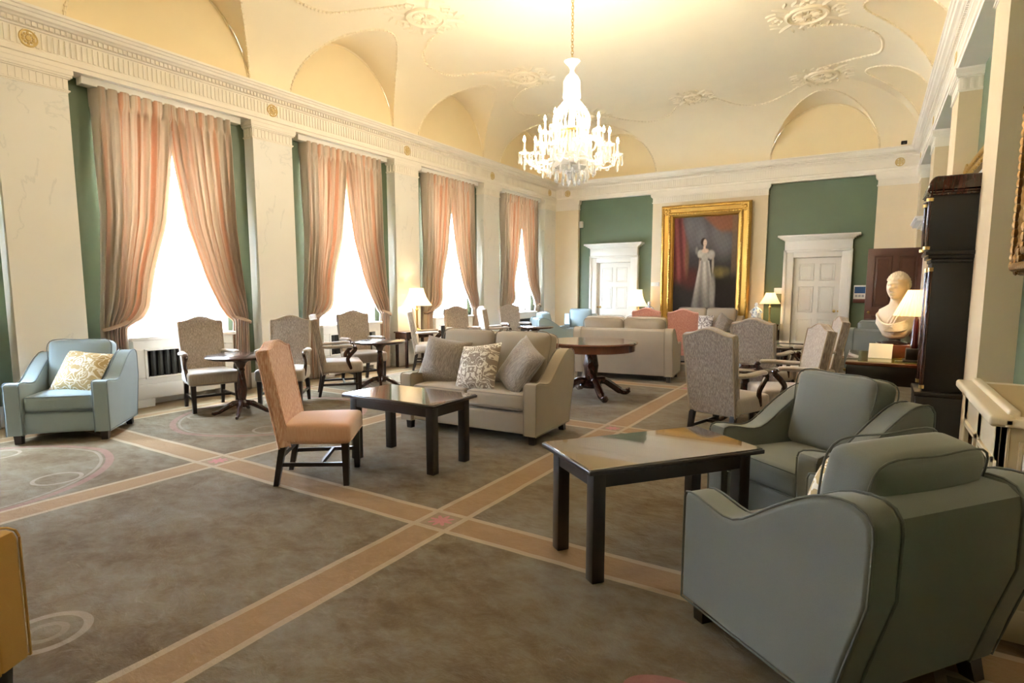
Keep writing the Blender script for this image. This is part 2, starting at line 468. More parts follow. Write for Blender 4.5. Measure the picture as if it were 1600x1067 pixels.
# rosette where the strips cross
cxm = n.math('SUBTRACT', n.math('MULTIPLY', n.math('FRACT', n.math('DIVIDE', n.math('ADD', X, 2.22 + 2.41 * 20.5), 2.41)), 2.41), 2.41 / 2)
cym = n.math('SUBTRACT', n.math('MULTIPLY', n.math('FRACT', n.math('DIVIDE', n.math('ADD', Y, -2.73 + 2.842 * 20.5), 2.842)), 2.842), 2.842 / 2)
rr = n.math('SQRT', n.math('ADD', n.math('MULTIPLY', cxm, cxm), n.math('MULTIPLY', cym, cym)))
th = n.math('ARCTAN2', cym, cxm)
pet = n.math('ADD', .062, n.math('MULTIPLY', n.math('COSINE', n.math('MULTIPLY', th, 8)), .022))
ros = n.math('LESS_THAN', rr, pet)
inner = n.math('LESS_THAN', n.math('MAXIMUM', n.math('ABSOLUTE', cxm), n.math('ABSOLUTE', cym)), .098)
col = n.mix(n.math('MULTIPLY', inner, .6), col, (.24, .19, .13))
col = n.mix(n.math('MULTIPLY', ros, .8), col, (.46, .16, .17))
# wreath of scrolls in the middle of each cell
cx2 = n.math('SUBTRACT', n.math('ABSOLUTE', cxm), 1.205); cy2 = n.math('SUBTRACT', n.math('ABSOLUTE', cym), 1.421)
def ring(ax, ay, r, w, sx=1.0):
    a = n.math('MULTIPLY', n.math('SUBTRACT', cx2, ax), sx); b = n.math('SUBTRACT', cy2, ay)
    q = n.math('SQRT', n.math('ADD', n.math('MULTIPLY', a, a), n.math('MULTIPLY', b, b)))
    return n.math('LESS_THAN', n.math('ABSOLUTE', n.math('SUBTRACT', q, r)), w)
west = n.math('LESS_THAN', X, -2.35); far_west = n.math('LESS_THAN', X, -4.75)
def deco(mask, k, c):
    global col
    col = n.mix(n.math('MULTIPLY', mask, k), col, c)
here = n.math('MULTIPLY', n.math('MULTIPLY', west, n.math('LESS_THAN', Y, 1.3)), n.math('GREATER_THAN', X, -3.5))
deco(n.math('MULTIPLY', ring(-.53, -.40, .15, .018), here), .7, (.30, .26, .20))
deco(n.math('MULTIPLY', ring(-.53, -.40, .07, .014), here), .5, (.26, .22, .17))
deco(n.math('MULTIPLY', ring(.1, .1, 1.16, .030), far_west), .35, (.36, .15, .15))
deco(n.math('MULTIPLY', ring(.1, .1, 1.10, .012), far_west), .4, (.34, .29, .24))
deco(n.math('MULTIPLY', ring(-.60, -.50, .15, .014), far_west), .5, (.36, .30, .24))
deco(n.math('MULTIPLY', ring(-.52, -.60, .10, .022, .6), n.math('MULTIPLY', n.math('GREATER_THAN', X, -1.0), n.math('LESS_THAN', Y, 2.4))), .55, (.36, .12, .12))
deco(n.math('MULTIPLY', ring(-.53, -.66, .10, .025), here), .55, (.36, .12, .12))
# plain tan margin along the window wall
marg = n.math('LESS_THAN', X, -7.12)
col = n.mix(marg, col, (.27, .19, .10))
ml = n.math('LESS_THAN', n.math('ABSOLUTE', n.math('ADD', X, 7.10)), .02); col = n.mix(ml, col, (.35, .27, .18))
col = n.mix(n.math('MULTIPLY', fine, .35), col, n.mix(.5, col, (.03, .025, .02)))
n.base(col); n.set(Roughness=.95); n.b.inputs['Sheen Weight'].default_value = .08; n.b.inputs['Sheen Roughness'].default_value = .5
n.b.inputs['Specular IOR Level'].default_value = .1
h = n.math('ADD', n.math('MULTIPLY', mid, 1.0), n.math('MULTIPLY', fine, .12)); h = n.math('ADD', h, n.math('MULTIPLY', lines, -.08)); n.bump(h, .7, .035)
M['carpet'] = n.m
bm = NB(); box(bm, XL - .3, YB - .2, -.1, XR + 1.6, YE + .5, 0); struct(obj('floor', bm, M['carpet'], flat=True))

# ---- walls
RL, RR_, RE = XL - .2, XR + .2, YE + .10
bm = NB()
WZ0, WZ1, HW = .86, 3.60, .70
ys = [YB - .2]
for c in BAY: ys += [c - HW, c + HW]
ys.append(RE + .3)
for i in range(0, len(ys), 2): box(bm, RL - .3, ys[i], 0, RL, ys[i+1], ZL + .05)
for c in BAY:
    box(bm, RL - .3, c - HW, 0, RL, c + HW, WZ0); box(bm, RL - .3, c - HW, WZ1, RL, c + HW, ZL + .05)
wall_left = struct(obj('wall_left', bm, M['green'], flat=True))
DY0, DY1, DZ = 12.05, 12.95, 2.15
bm = NB(); box(bm, RR_, YB - .2, 0, RR_ + .3, DY0, ZL + .05); box(bm, RR_, DY1, 0, RR_ + .3, RE + .3, ZL + .05); box(bm, RR_, DY0, DZ, RR_ + .3, DY1, ZL + .05)
box(bm, RR_ + 1.2, DY0 - .3, 0, RR_ + 1.3, DY1 + .3, 2.6); box(bm, RR_ + .3, DY0 - .4, 0, RR_ + 1.3, DY0 - .3, 2.6); box(bm, RR_ + .3, DY1 + .3, 0, RR_ + 1.3, DY1 + .4, 2.6); box(bm, RR_ + .3, DY0 - .4, 2.5, RR_ + 1.3, DY1 + .4, 2.6)
struct(obj('wall_right', bm, M['green'], flat=True))
bm = NB(); box(bm, RL, RE, 0, RR_, RE + .3, ZL + .05); struct(obj('wall_end', bm, M['green'], flat=True))
bm = NB(); box(bm, RL, YB - .2, 0, RR_, YB, 5.5); struct(obj('wall_back', bm, M['green'], flat=True))

# ---- pilasters with capitals
def pilaster(x0, y0, x1, y1, side, mm='marble'):
    """side: which face looks into the room ('+x','-x','-y')"""
    t = struct(thing('pilaster', None, None, ((x0+x1)/2, (y0+y1)/2, 0)))
    ox, oy = (x0+x1)/2, (y0+y1)/2; hx, hy = (x1-x0)/2, (y1-y0)/2
    ZB = 3.545
    bm = NB(); box(bm, -hx, -hy, 0, hx, hy, ZB); obj('shaft', bm, M[mm], t, flat=True)
    bm = NB()
    prof = [(0.006, ZB, ZB+.012), (.018, ZB+.012, ZB+.026), (.004, ZB+.026, 3.685), (.022, 3.685, 3.70), (.038, 3.70, 3.725), (.046, 3.725, 3.775), (.052, 3.775, ZA)]
    for e, a, b in prof: box(bm, -hx - e, -hy - e, a, hx + e, hy + e, b)
    # fluted neck
    w = .030
    if side in ('+x', '-x'):
        s = 1 if side == '+x' else -1; k = int((2*hy) / .055)
        for i in range(k):
            yy = -hy + (i + .5) * 2 * hy / k; box(bm, s*hx - .002, yy - w/2, ZB + .03, s*hx + s*.013, yy + w/2, 3.68)
        kk = int(2*hx / .055)
        for i in range(kk):
            xx = -hx + (i + .5) * 2 * hx / kk; box(bm, xx - w/2, -hy - .013, ZB + .03, xx + w/2, -hy + .002, 3.68)
    else:
        k = int((2*hx) / .055)
        for i in range(k):
            xx = -hx + (i + .5) * 2 * hx / k; box(bm, xx - w/2, -hy - .013, ZB + .03, xx + w/2, -hy + .002, 3.68)
    obj('capital', bm, M['cornice'], t, flat=True)
    bm = NB()
    for e, a, b in ((.03, 0, .05), (.022, .05, .20), (.012, .20, .225)): box(bm, -hx - e, -hy - e, a, hx + e, hy + e, b)
    obj('plinth', bm, M['white'], t, flat=True)
    return t
for a, b in PIL: pilaster(RL - .01, a, XL, min(b, RE), '+x')
for a, b in PIL: pilaster(XR, a, RR_ + .01, min(b, RE), '-x', 'cream_right')
for a, b in ((XL, -6.815), (-4.775, -2.115), (-.029, XR)): pilaster(a, YE, b, RE + .01, '-y', 'cream_end')

# ---- entablature running round the room
def rect_sweep(bm, prof):
    rings = []
    for o, z in prof:
        rings.append([bm.verts.new(p) for p in ((XL+o, YB+o, z), (XR-o, YB+o, z), (XR-o, YE-o, z), (XL+o, YE-o, z))])
    for A, B in zip(rings, rings[1:]):
        for i in range(4): bm.faces.new((A[i], A[(i+1)%4], B[(i+1)%4], B[i]))
    return bm
bm = rect_sweep(NB(), [(-.21, ZA), (.03, ZA), (.03, 3.83), (.045, 3.835), (.045, 3.885), (.03, 3.892), (.012, 3.90), (.012, 4.085), (.03, 4.09), (.034, 4.105), (.05, 4.11), (.05, 4.155),
                       (.085, 4.16), (.10, 4.175), (.13, 4.185), (.14, 4.215), (.155, 4.22), (.165, 4.245), (.18, 4.25), (.18, ZC), (.12, ZC + .008), (-.02, ZC + .01)])
ent = struct(obj('trim_1', bm, M['cornice'], flat=True))
bm = NB(); step = .052
for xf, s in ((XL + .012, 1), (XR - .012, -1)):
    y = YB + .1
    while y < YE - .06:
        box(bm, min(xf, xf + s*.014), y, 3.915, max(xf, xf + s*.014), y + .028, 4.07); y += step
x = XL + .08
while x < XR - .06:
    box(bm, x, YE - .026, 3.915, x + .028, YE - .012, 4.07); x += step
obj('fluting', bm, M['cornice'], ent, flat=True)
bm = NB(); step = .05
for xf, s in ((XL + .05, 1), (XR - .05, -1)):
    y = YB + .1
    while y < YE - .08:
        box(bm, min(xf, xf + s*.022), y, 4.11, max(xf, xf + s*.022), y + .03, 4.152); y += step
x = XL + .1
while x < XR - .08:
    box(bm, x, YE - .072, 4.11, x + .03, YE - .05, 4.152); x += step
obj('dentils', bm, M['cornice'], ent, flat=True)
def rosette(loc, rot):
    bm = NB(); lathe(bm, [(.085, 0), (.085, .012), (.078, .02), (.066, .012), (.062, .010), (.03, .012), (.022, .022), (0, .026)], 28)
    for k in range(10):
        a = 2*PI*k/10; ball(bm, (.045*math.cos(a), .045*math.sin(a), .012), .016, 6, 4, (1, 1, .6))
    return obj('rosette', bm, M['gold_paint'], ent, loc=loc, rot=rot)
r0 = rosette((XL + .014, (PIL[0][0] + PIL[0][1]) / 2, 3.99), (0, PI/2, 0))
def rcopy(loc, rot):
    c = r0.copy(); COL.objects.link(c); c.location = loc; c.rotation_euler = rot
for a, b in PIL[1:]: rcopy((XL + .014, min((a + b) / 2, 13.95), 3.99), (0, PI/2, 0))
for a, b in PIL: rcopy((XR - .014, min((a + b) / 2, 13.95), 3.99), (0, -PI/2, 0))
for x in (-7.13, .32): rcopy((x, YE - .014, 3.99), (PI/2, 0, 0))

# ---- vaulted ceiling: coves with groined lunettes
A_, B_, H_, R_ = 1.41, ZF - ZL, 1.10, 1.09
LEFT = [c for c in BAY]; ENDC = [-5.755, -1.08]
def theta_list(): return [PI * k / 24 for k in range(25)]
def cove_cols(lo, hi, centres, Rr):
    """samples along a wall: (pos, start angle)"""
    pts = []
    for c in centres:
        for th in theta_list(): pts.append((c - Rr * math.cos(th), math.asin(min(1, H_ * math.sin(th) / B_))))
    p = lo
    inside = lambda q: any(abs(q - c) < Rr - 1e-6 for c in centres)
    while p < hi:
        if not inside(p): pts.append((p, 0.0))
        p += .18
    pts += [(hi, 0.0)]
    for k in range(1, 41):
        d = A_ * (1 - math.cos(PI / 2 * k / 40))
        for e in (lo + d, hi - d):
            if not inside(e): pts.append((e, 0.0))
    return sorted(set((round(a, 5), b) for a, b in pts))
def cove(bm, cols, lo, hi, put, N=14):
    prev = None
    for p, f0 in cols:
        dmax = min(A_, p - lo + .015, hi - p + .015); f1 = math.acos(max(-1, min(1, 1 - dmax / A_)))
        f1 = max(f1, f0)
        col = [bm.verts.new(put(p, A_ * (1 - math.cos(f0 + (f1 - f0) * k / N)), ZL + B_ * math.sin(f0 + (f1 - f0) * k / N))) for k in range(N + 1)]
        if prev:
            for k in range(N):
                try: bm.faces.new((prev[k], col[k], col[k+1], prev[k+1]))
                except ValueError: pass
        prev = col
putL = lambda p, d, z: (XL + d, p, z); putR = lambda p, d, z: (XR - d, p, z); putE = lambda p, d, z: (p, YE - d, z); putB = lambda p, d, z: (p, YB + d, z)
bm = NB()
cove(bm, cove_cols(YB, YE, LEFT, R_), YB, YE, putL); cove(bm, cove_cols(YB, YE, LEFT, R_), YB, YE, putR)
cove(bm, cove_cols(XL, XR, ENDC, 1.04), XL, XR, putE); cove(bm, cove_cols(XL, XR, [], 1.04), XL, XR, putB)
q = [bm.verts.new(p) for p in ((XL + A_, YB + A_, ZF), (XR - A_, YB + A_, ZF), (XR - A_, YE - A_, ZF), (XL + A_, YE - A_, ZF))]; bm.faces.new(q)
def barrel(bm, c, Rr, put, N=8):
    prev = None
    for th in theta_list():
        z = H_ * math.sin(th); de = A_ * (1 - math.cos(math.asin(min(1, z / B_))))
        col = [bm.verts.new(put(c - Rr * math.cos(th), -.02 + (de + .02) * k / N, ZL + z)) for k in range(N + 1)]
        if prev:
            for k in range(N):
                try: bm.faces.new((prev[k], col[k], col[k+1], prev[k+1]))
                except ValueError: pass
        prev = col
for c in LEFT: barrel(bm, c, R_, putL); barrel(bm, c, R_, putR)
for c in ENDC: barrel(bm, c, 1.04, putE)
ceiling = struct(obj('ceiling', bm, M['ceil'], ang=25))
def lunette(c, Rr, put):
    bm = NB(); ctr = bm.verts.new(put(c, -.012, ZL - .02)); prev = None
    for th in theta_list():
        v = bm.verts.new(put(c - Rr * 1.004 * math.cos(th), -.012, ZL - .02 + (H_ + .025) * math.sin(th)))
        if prev: bm.faces.new((ctr, prev, v))
        prev = v
    obj('lunette_panel', bm, M['lun'], ceiling, flat=True)
    bm = NB()                                # slim reveal line round the panel
    tube(bm, [put(c - Rr * .985 * math.cos(th), -.004, ZL - .02 + H_ * .99 * math.sin(th)) for th in theta_list()], .008, 6)
    obj('lunette_fillet', bm, M['ceil'], ceiling)
def beads(c, Rr, put):
    """beaded moulding along the groin"""
    bm = NB(); pts = []
    for k in range(241):
        th = PI * k / 240; z = H_ * math.sin(th); d = A_ * (1 - math.cos(math.asin(min(1, z / B_))))
        pts.append(Vector(put(c - Rr * math.cos(th), d + .004, ZL + z - .006)))
    acc = 0; last = pts[0]
    for p in pts[1:]:
        acc += (p - last).length; last = p
        if acc > .058:
            acc = 0; t = NB(); bmesh.ops.create_icosphere(t, subdivisions=1, radius=.021); join(bm, t, Matrix.Translation(p))
    tube(bm, pts[::3], .011, 5)
    obj('bead_moulding', bm, M['ceil'], ceiling)
for c in LEFT:
    for put in (putL, putR):
        lunette(c, R_, put)
        if c > 0: beads(c, R_, put)
for c in ENDC: lunette(c, 1.04, putE); beads(c, 1.04, putE)
# plaster medallions
def leaf(bm, p, ang, ln, w, z):
    d = Vector((math.cos(ang), math.sin(ang), 0)); s = Vector((-d.y, d.x, 0)); p = Vector(p)
    prev = None
    for k in range(6):
        t = k / 5; wd = w * math.sin(PI * (.12 + .86 * t)) ; c = p + d * ln * t
        a = bm.verts.new((c + s * wd).to_tuple()[:2] + (z - .004,)); m = bm.verts.new(c.to_tuple()[:2] + (z - .022,)); b = bm.verts.new((c - s * wd).to_tuple()[:2] + (z - .004,))
        if prev: bm.faces.new((prev[0], a, m, prev[1])); bm.faces.new((prev[1], m, b, prev[2]))
        prev = (a, m, b)
def medallion(x, y, r=.30):
    bm = NB()
    lathe(bm, [(0, ZF - .045), (.05, ZF - .04), (.07, ZF - .02), (r*.5, ZF - .015), (r*.56, ZF - .035), (r*.62, ZF - .03), (r*.66, ZF - .01), (r*.82, ZF - .012), (r*.88, ZF - .04), (r*.96, ZF - .035), (r, ZF + .002)], 36, x, y)
    for k in range(14):
        a = 2*PI*k/14; leaf(bm, (x + .07*math.cos(a), y + .07*math.sin(a), 0), a, r*.40, .022, ZF - .02)
    for k in range(4):
        a0 = PI/4 + k * PI/2
        for s in (-1, 1):
            for j in range(4):
                a = a0 + s * (.18 + .22 * j); b = a + s * .9
                leaf(bm, (x + (r + .02 + .05*(3-j))*math.cos(a), y + (r + .02 + .05*(3-j))*math.sin(a), 0), b, .15, .032, ZF)
        leaf(bm, (x + r*math.cos(a0), y + r*math.sin(a0), 0), a0, .30, .05, ZF)
    obj('plaster_medallion', bm, M['ceil'], ceiling)
MED = []
for c in BAY: MED += [(-5.80, c), (-1.04, c)]
MED.append((-3.42, 12.60))
for x, y in MED: medallion(x, y, .30 if x != -3.42 else .2)
def garland(ctrl):
    pts = smooth_path([(a, b, 0) for a, b in ctrl], 16); bm = NB(); acc = 0; last = pts[0]
    def zz(p):
        d = min(p.x - XL, XR - p.x, YE - p.y)
        return ZF if d >= A_ else ZL + B_ * math.sqrt(max(0, 1 - (1 - d / A_) ** 2))
    for p in pts[1:]:
        acc += (p - last).length; last = p
        if acc > .052:
            acc = 0; t = NB(); bmesh.ops.create_icosphere(t, subdivisions=1, radius=.024); join(bm, t, Matrix.Translation((p.x, p.y, zz(p) - .008)))
    tube(bm, [(p.x, p.y, zz(p) - .004) for p in pts[::2]], .012, 5)
    obj('plaster_garland', bm, M['ceil'], ceiling)
for k in range(0, 4):
    y0, y1 = BAY[k], BAY[k+1]; ym = (y0 + y1) / 2
    for xm, s in ((-5.80, -1), (-1.04, 1)):
        garland([(xm, y0 + .45), (xm + s*.45, y0 + .62), (xm + s*.86, ym - .45), (xm + s*.95, ym), (xm + s*.86, ym + .45), (xm + s*.45, y1 - .62), (xm, y1 - .45)])
for s in (-1, 1):
    garland([(-3.42 + s*.35, 12.85), (-3.42 + s*.70, 13.35), (-3.42 + s*1.2, 13.50), (-3.42 + s*1.75, 13.25), (-3.42 + s*2.05, 12.85)])

# ---- windows
def window(i, c):
    w = struct(thing('window_%d' % (i + 1), None, None, (RL - .17, c, 0)))
    bm = NB(); f = .07
    for a, b in ((-HW, -HW + f), (HW - f, HW)): box(bm, -.03, a, WZ0, .03, b, WZ1)
    box(bm, -.03, -HW, WZ0, .03, HW, WZ0 + f); box(bm, -.03, -HW, WZ1 - f, .03, HW, WZ1)
    obj('sash_frame', bm, M['white'], w, flat=True)
    bm = NB(); box(bm, -.003, -HW + f, WZ0 + f, .003, HW - f, WZ1 - f); obj('pane', bm, M['glass'], w, flat=True)
    bm = NB()
    for a, b in ((-HW - .001, -HW + .02), (HW - .02, HW + .001)): box(bm, .03, a, WZ0, .175, b, WZ1)
    box(bm, .03, -HW, WZ1 - .02, .175, HW, WZ1 + .001); obj('reveal_lining', bm, M['white'], w, flat=True)
    bm = NB(); bbox(bm, -.05, -HW, WZ0 - .02, .17, HW, WZ0 + .015, .006); obj('window_sill', bm, M['white'], w)
    bm = NB(); bbox(bm, .20, -.95, 3.70, .33, .95, 3.783, .006); obj('pelmet_board', bm, M['white'], w)
for i, c in enumerate(BAY): window(i, c)

# ---- end wall doors
def panel_door(parent, wd, hd, m, panels=3, y=0, name='door_leaf', depth=.045):
    bm = NB(); bbox(bm, -wd/2, y, 0.005, wd/2, y + depth, hd, .004)
    st = .11; cols = [(-wd/2 + st, -st/2 + .005), (st/2 - .005, wd/2 - st)]
    rows = {3: [(.16, .78), (.92, 1.50), (1.62, hd - .13)], 2: [(.2, .95), (1.1, hd - .14)]}[panels]
    for a, b in cols:
        for z0, z1 in rows:
            for q in ((a, z0, a+.022, z1), (b-.022, z0, b, z1), (a, z0, b, z0+.022), (a, z1-.022, b, z1)):
                bbox(bm, q[0], y - .012, q[1], q[2], y + .004, q[3], .005, 1)
            bbox(bm, a + .05, y - .008, z0 + .05, b - .05, y + .004, z1 - .05, .006, 1)
    return obj(name, bm, m, parent)
def end_door(i, xc, knob_side):
    t = struct(thing('door_%d' % i, None, None, (xc, RE, 0)))
    wo, wi, hi, ho = 1.31, .93, 2.13, 2.30
    bm = NB()
    for s in (-1, 1):
        a, b = sorted((s*wi/2, s*wo/2)); bbox(bm, a, -.11, 0, b, .01, ho, .008)
        a, b = sorted((s*(wo/2 - .05), s*(wo/2 + .015))); bbox(bm, a, -.14, 0, b, .01, ho, .008)
    bbox(bm, -wi/2 - .01, -.11, hi, wi/2 + .01, .01, ho, .008); bbox(bm, -wo/2 - .01, -.14, ho - .05, wo/2 + .01, .01, ho + .0, .008)
    bbox(bm, -wo/2, -.13, ho, wo/2, .01, 2.50, .006)
    for k, (e, z0, z1) in enumerate(((.02, 2.50, 2.525), (.06, 2.525, 2.55), (.10, 2.55, 2.575), (.14, 2.575, 2.62))): bbox(bm, -wo/2 - e, -.13 - e*.8, z0, wo/2 + e, .01, z1, .006)
    obj('door_surround', bm, M['white'], t)
    lf = panel_door(t, wi, hi, M['white'], 3, -.02)
    bm = NB(); kx = knob_side * (wi/2 - .09)
    for dx in (0, knob_side*.075):
        R = .028 if dx == 0 else .018
        tm = NB(); lathe(tm, [(R*1.2, 0), (R*1.2, .006), (.010, .01), (.010, .035), (R*.8, .042), (R, .055), (R*.7, .07), (0, .074)], 14)
        join(bm, tm, Matrix.Translation((kx + dx, -.02, .96)) @ Matrix.Rotation(PI/2, 4, 'X'))
    obj('door_knob', bm, M['brass'], lf)
end_door(1, -5.79, -1); end_door(2, -1.065, 1)
# mahogany door standing open against the far right corner
t = struct(thing('door_3', None, None, (.34, 13.02, 0)))
lf = panel_door(t, .90, 2.20, M['panel_wood'], 2, 0, depth=.05)
bm = NB(); ball(bm, (-.38, -.035, 1.0), .028); obj('door_knob', bm, M['brass'], lf)
t = struct(thing('door_4', None, None, (RR_, 12.5, 0)))
bm = NB()
for s in (-1, 1):
    a, b = sorted((s*.45, s*.60)); bbox(bm, -.12, a, 0, .01, b, 2.32, .008)
bbox(bm, -.12, -.6, 2.15, .01, .6, 2.32, .008); bbox(bm, -.14, -.6, 2.32, .01, .6, 2.50, .006)
for e, z0, z1 in ((.04, 2.50, 2.53), (.10, 2.53, 2.56), (.17, 2.56, 2.60), (.20, 2.60, 2.64)): bbox(bm, -.14 - e, -.6 - e*.6, z0, .01, .6 + e*.6, z1, .006)
obj('door_surround', bm, M['white'], t)

# ---- skirting boards
bm = NB()
for (a, b) in zip(PIL, PIL[1:]):
    box(bm, RL, a[1], 0, RL + .03, b[0], .22)
struct(obj('baseboard_left', bm, M['white'], flat=True))
bm = NB()
for (a, b) in zip(PIL, PIL[1:]):
    y0, y1 = a[1], b[0]
    if y0 < 12.5 < y1: box(bm, RR_ - .03, y0, 0, RR_, 11.9, .22); box(bm, RR_ - .03, 13.1, 0, RR_, y1, .22)
    else: box(bm, RR_ - .03, y0, 0, RR_, y1, .22)
struct(obj('baseboard_right', bm, M['white'], flat=True))
bm = NB()
for a, b in ((-6.815, -6.46), (-5.12, -4.775), (-2.115, -1.735), (-.395, -.029)): box(bm, a, RE - .03, 0, b, RE, .22)
struct(obj('baseboard_end', bm, M['white'], flat=True))

# ================================================================== OUTSIDE
bm = NB(); box(bm, -60, -30, -1.0, RL - .31, 50, -.9); struct(obj('ground_outside', bm, M['outside_ground'], flat=True))
fx = -13.0
for k in range(4):
    t = thing('iron_railing', ['black iron railing panel seen through the nearest window', 'black iron railing panel seen through the second window', 'black iron railing panel seen through the third window', 'black iron railing panel seen through the farthest window'][k], 'railing', (fx, 6.2 + 5.2*k, -.9), 0, 'street railings outside the windows')
    bm = NB()
    for q in range(34): tube(bm, [(0, -2.5 + q*.15, 0), (0, -2.5 + q*.15, 1.95)], .014, 5)
    obj('bars', bm, M['outside_iron'], t)
    for z in (.18, 1.75):
        bm = NB(); box(bm, -.02, -2.6, z, .02, 2.6, z + .05); obj('rail', bm, M['outside_iron'], t, flat=True)
t = thing('hoarding', 'red hoarding behind the railing outside the nearest window', 'hoarding', (-18, 8.6, -.9))
bm = NB(); box(bm, -.05, -1.3, 1.0, .05, 1.3, 2.9); obj('panel', bm, M['outside_red'], t, flat=True)
for y in (-1.1, 1.1): obj('post', box(NB(), -.04, y - .06, 0, .04, y + .06, 1.0), M['outside_iron'], t, flat=True)
t = thing('bicycle', 'dark blue bicycle parked outside the nearest window', 'bicycle', (-11.6, 5.2, -.9), .25)
for y in (-.5, .5):
    bm = NB(); tube(bm, [(0, y + .33*math.cos(a*PI/12), .34 + .33*math.sin(a*PI/12)) for a in range(24)], .022, 6, True)
    for a in range(6): tube(bm, [(0, y, .34), (0, y + .33*math.cos(a*PI/3), .34 + .33*math.sin(a*PI/3))], .004, 4)
    obj('wheel', bm, M['outside_iron'], t)
bm = NB()
for a, b in (((-.5, .34), (-.18, .34)), ((-.5, .34), (-.22, .80)), ((-.18, .34), (-.24, .86)), ((-.18, .34), (.34, .82)), ((-.22, .80), (.34, .86)), ((.5, .34), (.32, .98))): tube(bm, [(0, *a), (0, *b)], .02, 6)
obj('frame', bm, M['outside_blue'], t)
bm = NB(); softbox(bm, .14, .26, .05, .02, 3, M=Matrix.Translation((0, -.25, .9))); obj('saddle', bm, M['outside_iron'], t)
bm = NB(); tube(bm, [(-.28, .22, 1.0), (-.1, .34, 1.02), (.1, .34, 1.02), (.28, .22, 1.0)], .016, 6); obj('handlebar', bm, M['outside_iron'], t)

struct(obj('building_facade', box(NB(), -27, -40, -1.0, -24, 60, 13.0), M['outside_wall'], flat=True))
# ================================================================== CURTAINS AND RADIATOR COVERS
def interp(tab, z):
    for (z0, a), (z1, b) in zip(tab, tab[1:]):
        if z0 >= z >= z1: return a + (b - a) * (z0 - z) / (z0 - z1)
    return tab[-1][1]
WTAB = [(3.72, .875), (3.60, .87), (3.05, .815), (2.63, .755), (2.20, .685), (1.85, .60), (1.55, .53), (1.32, .45), (1.16, .36), (1.04, .25), (.96, .235), (.85, .235), (.5, .25), (0, .27)]
def curtain_mesh(seed, flip):
    """outer edge at y=0, cloth runs towards +y (mirrored with flip); heading at the top"""
    rnd = random.Random(seed); bm = NB(); uvl = bm.loops.layers.uv.new('UVMap')
    NU, ZS = 84, []
    z = 3.715
    while z > .02: ZS.append(z); z -= .028 if (z > 3.5 or .85 < z < 1.4) else .07
    ZS.append(.015)
    np_ = 8; ph = [rnd.uniform(-.5, .5) for _ in range(4)]
    rows = []
    for z in ZS:
        w = interp(WTAB, z); row = []
        head = max(0, min(1, (z - 3.46) / .10)); low = max(0, min(1, (1.2 - z) / .25))
        bulge = math.exp(-((z - 1.26) / .22) ** 2)
        for i in range(NU + 1):
            u = i / NU
            # below the tie the cloth hangs in a few tight folds; above it the folds fan from the tie
            y = u * w - .09 * max(0, min(1, (2.3 - z) / 1.2))
            ss = u * np_ * 2 * PI
            amp = .044 + .018 * math.sin(z * 1.3 + ph[0] + u * 3)
            xf = amp * (math.sin(ss + .5 * math.sin(z * 1.1 + ph[1])) + .35 * math.sin(2.3 * ss + z * .9 + ph[2]))
            pl = .030 * (abs(math.sin(u * 7 * PI)) ** .5 * 2 - 1)
            x = xf * (1 - head) * (1 - .35 * low) + head * pl
            x -= .13 * max(0, 1 - u / .05)
            x += .055 * bulge * u * (1 - .25 * u) * 2.2
            # drape: inner edge sags before it reaches the tie
            zz = z - .10 * bulge * (u ** 2) * (1 if z > 1.0 else 0)
            y += .010 * math.cos(ss) * (1 - head)
            row.append(bm.verts.new((x, y * (-1 if flip else 1), zz)))
        rows.append(row)
    for r, (A, B) in enumerate(zip(rows, rows[1:])):
        for i in range(NU):
            f = bm.faces.new((A[i], A[i+1], B[i+1], B[i])); f.smooth = True
            for l, (uu, vv) in zip(f.loops, ((i/NU, ZS[r]), ((i+1)/NU, ZS[r]), ((i+1)/NU, ZS[r+1]), (i/NU, ZS[r+1]))): l[uvl].uv = (uu, vv)
    me = bpy.data.meshes.new('curtain'); bm.to_mesh(me); bm.free(); me.materials.append(M['curtain']); return me
CM = {f: curtain_mesh(3 + f, f) for f in (0, 1)}
WN = ['window at the left edge', 'nearest full window', 'second full window', 'third full window', 'farthest window']
def tieback(parent, flip):
    bm = NB(); s = -1 if flip else 1
    tube(bm, [(.015 + .085*math.cos(a*PI/8), s*(.035 + .145*math.sin(a*PI/8)), 1.02 + .05*math.sin(a*PI/8)) for a in range(16)], .015, 6, True, sq=(.35, 1.0))
    return bm
TB = {}
for k, c in enumerate(BAY):
    for flip in (0, 1):
        y = c - .83 if not flip else c + .83
        side = 'nearer' if not flip else 'farther'
        hand = 'left-hand' if not flip else 'right-hand'
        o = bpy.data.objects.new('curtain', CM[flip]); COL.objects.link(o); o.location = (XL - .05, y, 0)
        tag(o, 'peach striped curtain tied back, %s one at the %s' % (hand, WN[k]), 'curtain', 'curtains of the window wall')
        so = o.modifiers.new('thick', 'SOLIDIFY'); so.thickness = .004
        if flip not in TB:
            TB[flip] = obj('tieback', tieback(o, flip), M['tie'], o)
        else:
            t = TB[flip].copy(); COL.objects.link(t); t.parent = o
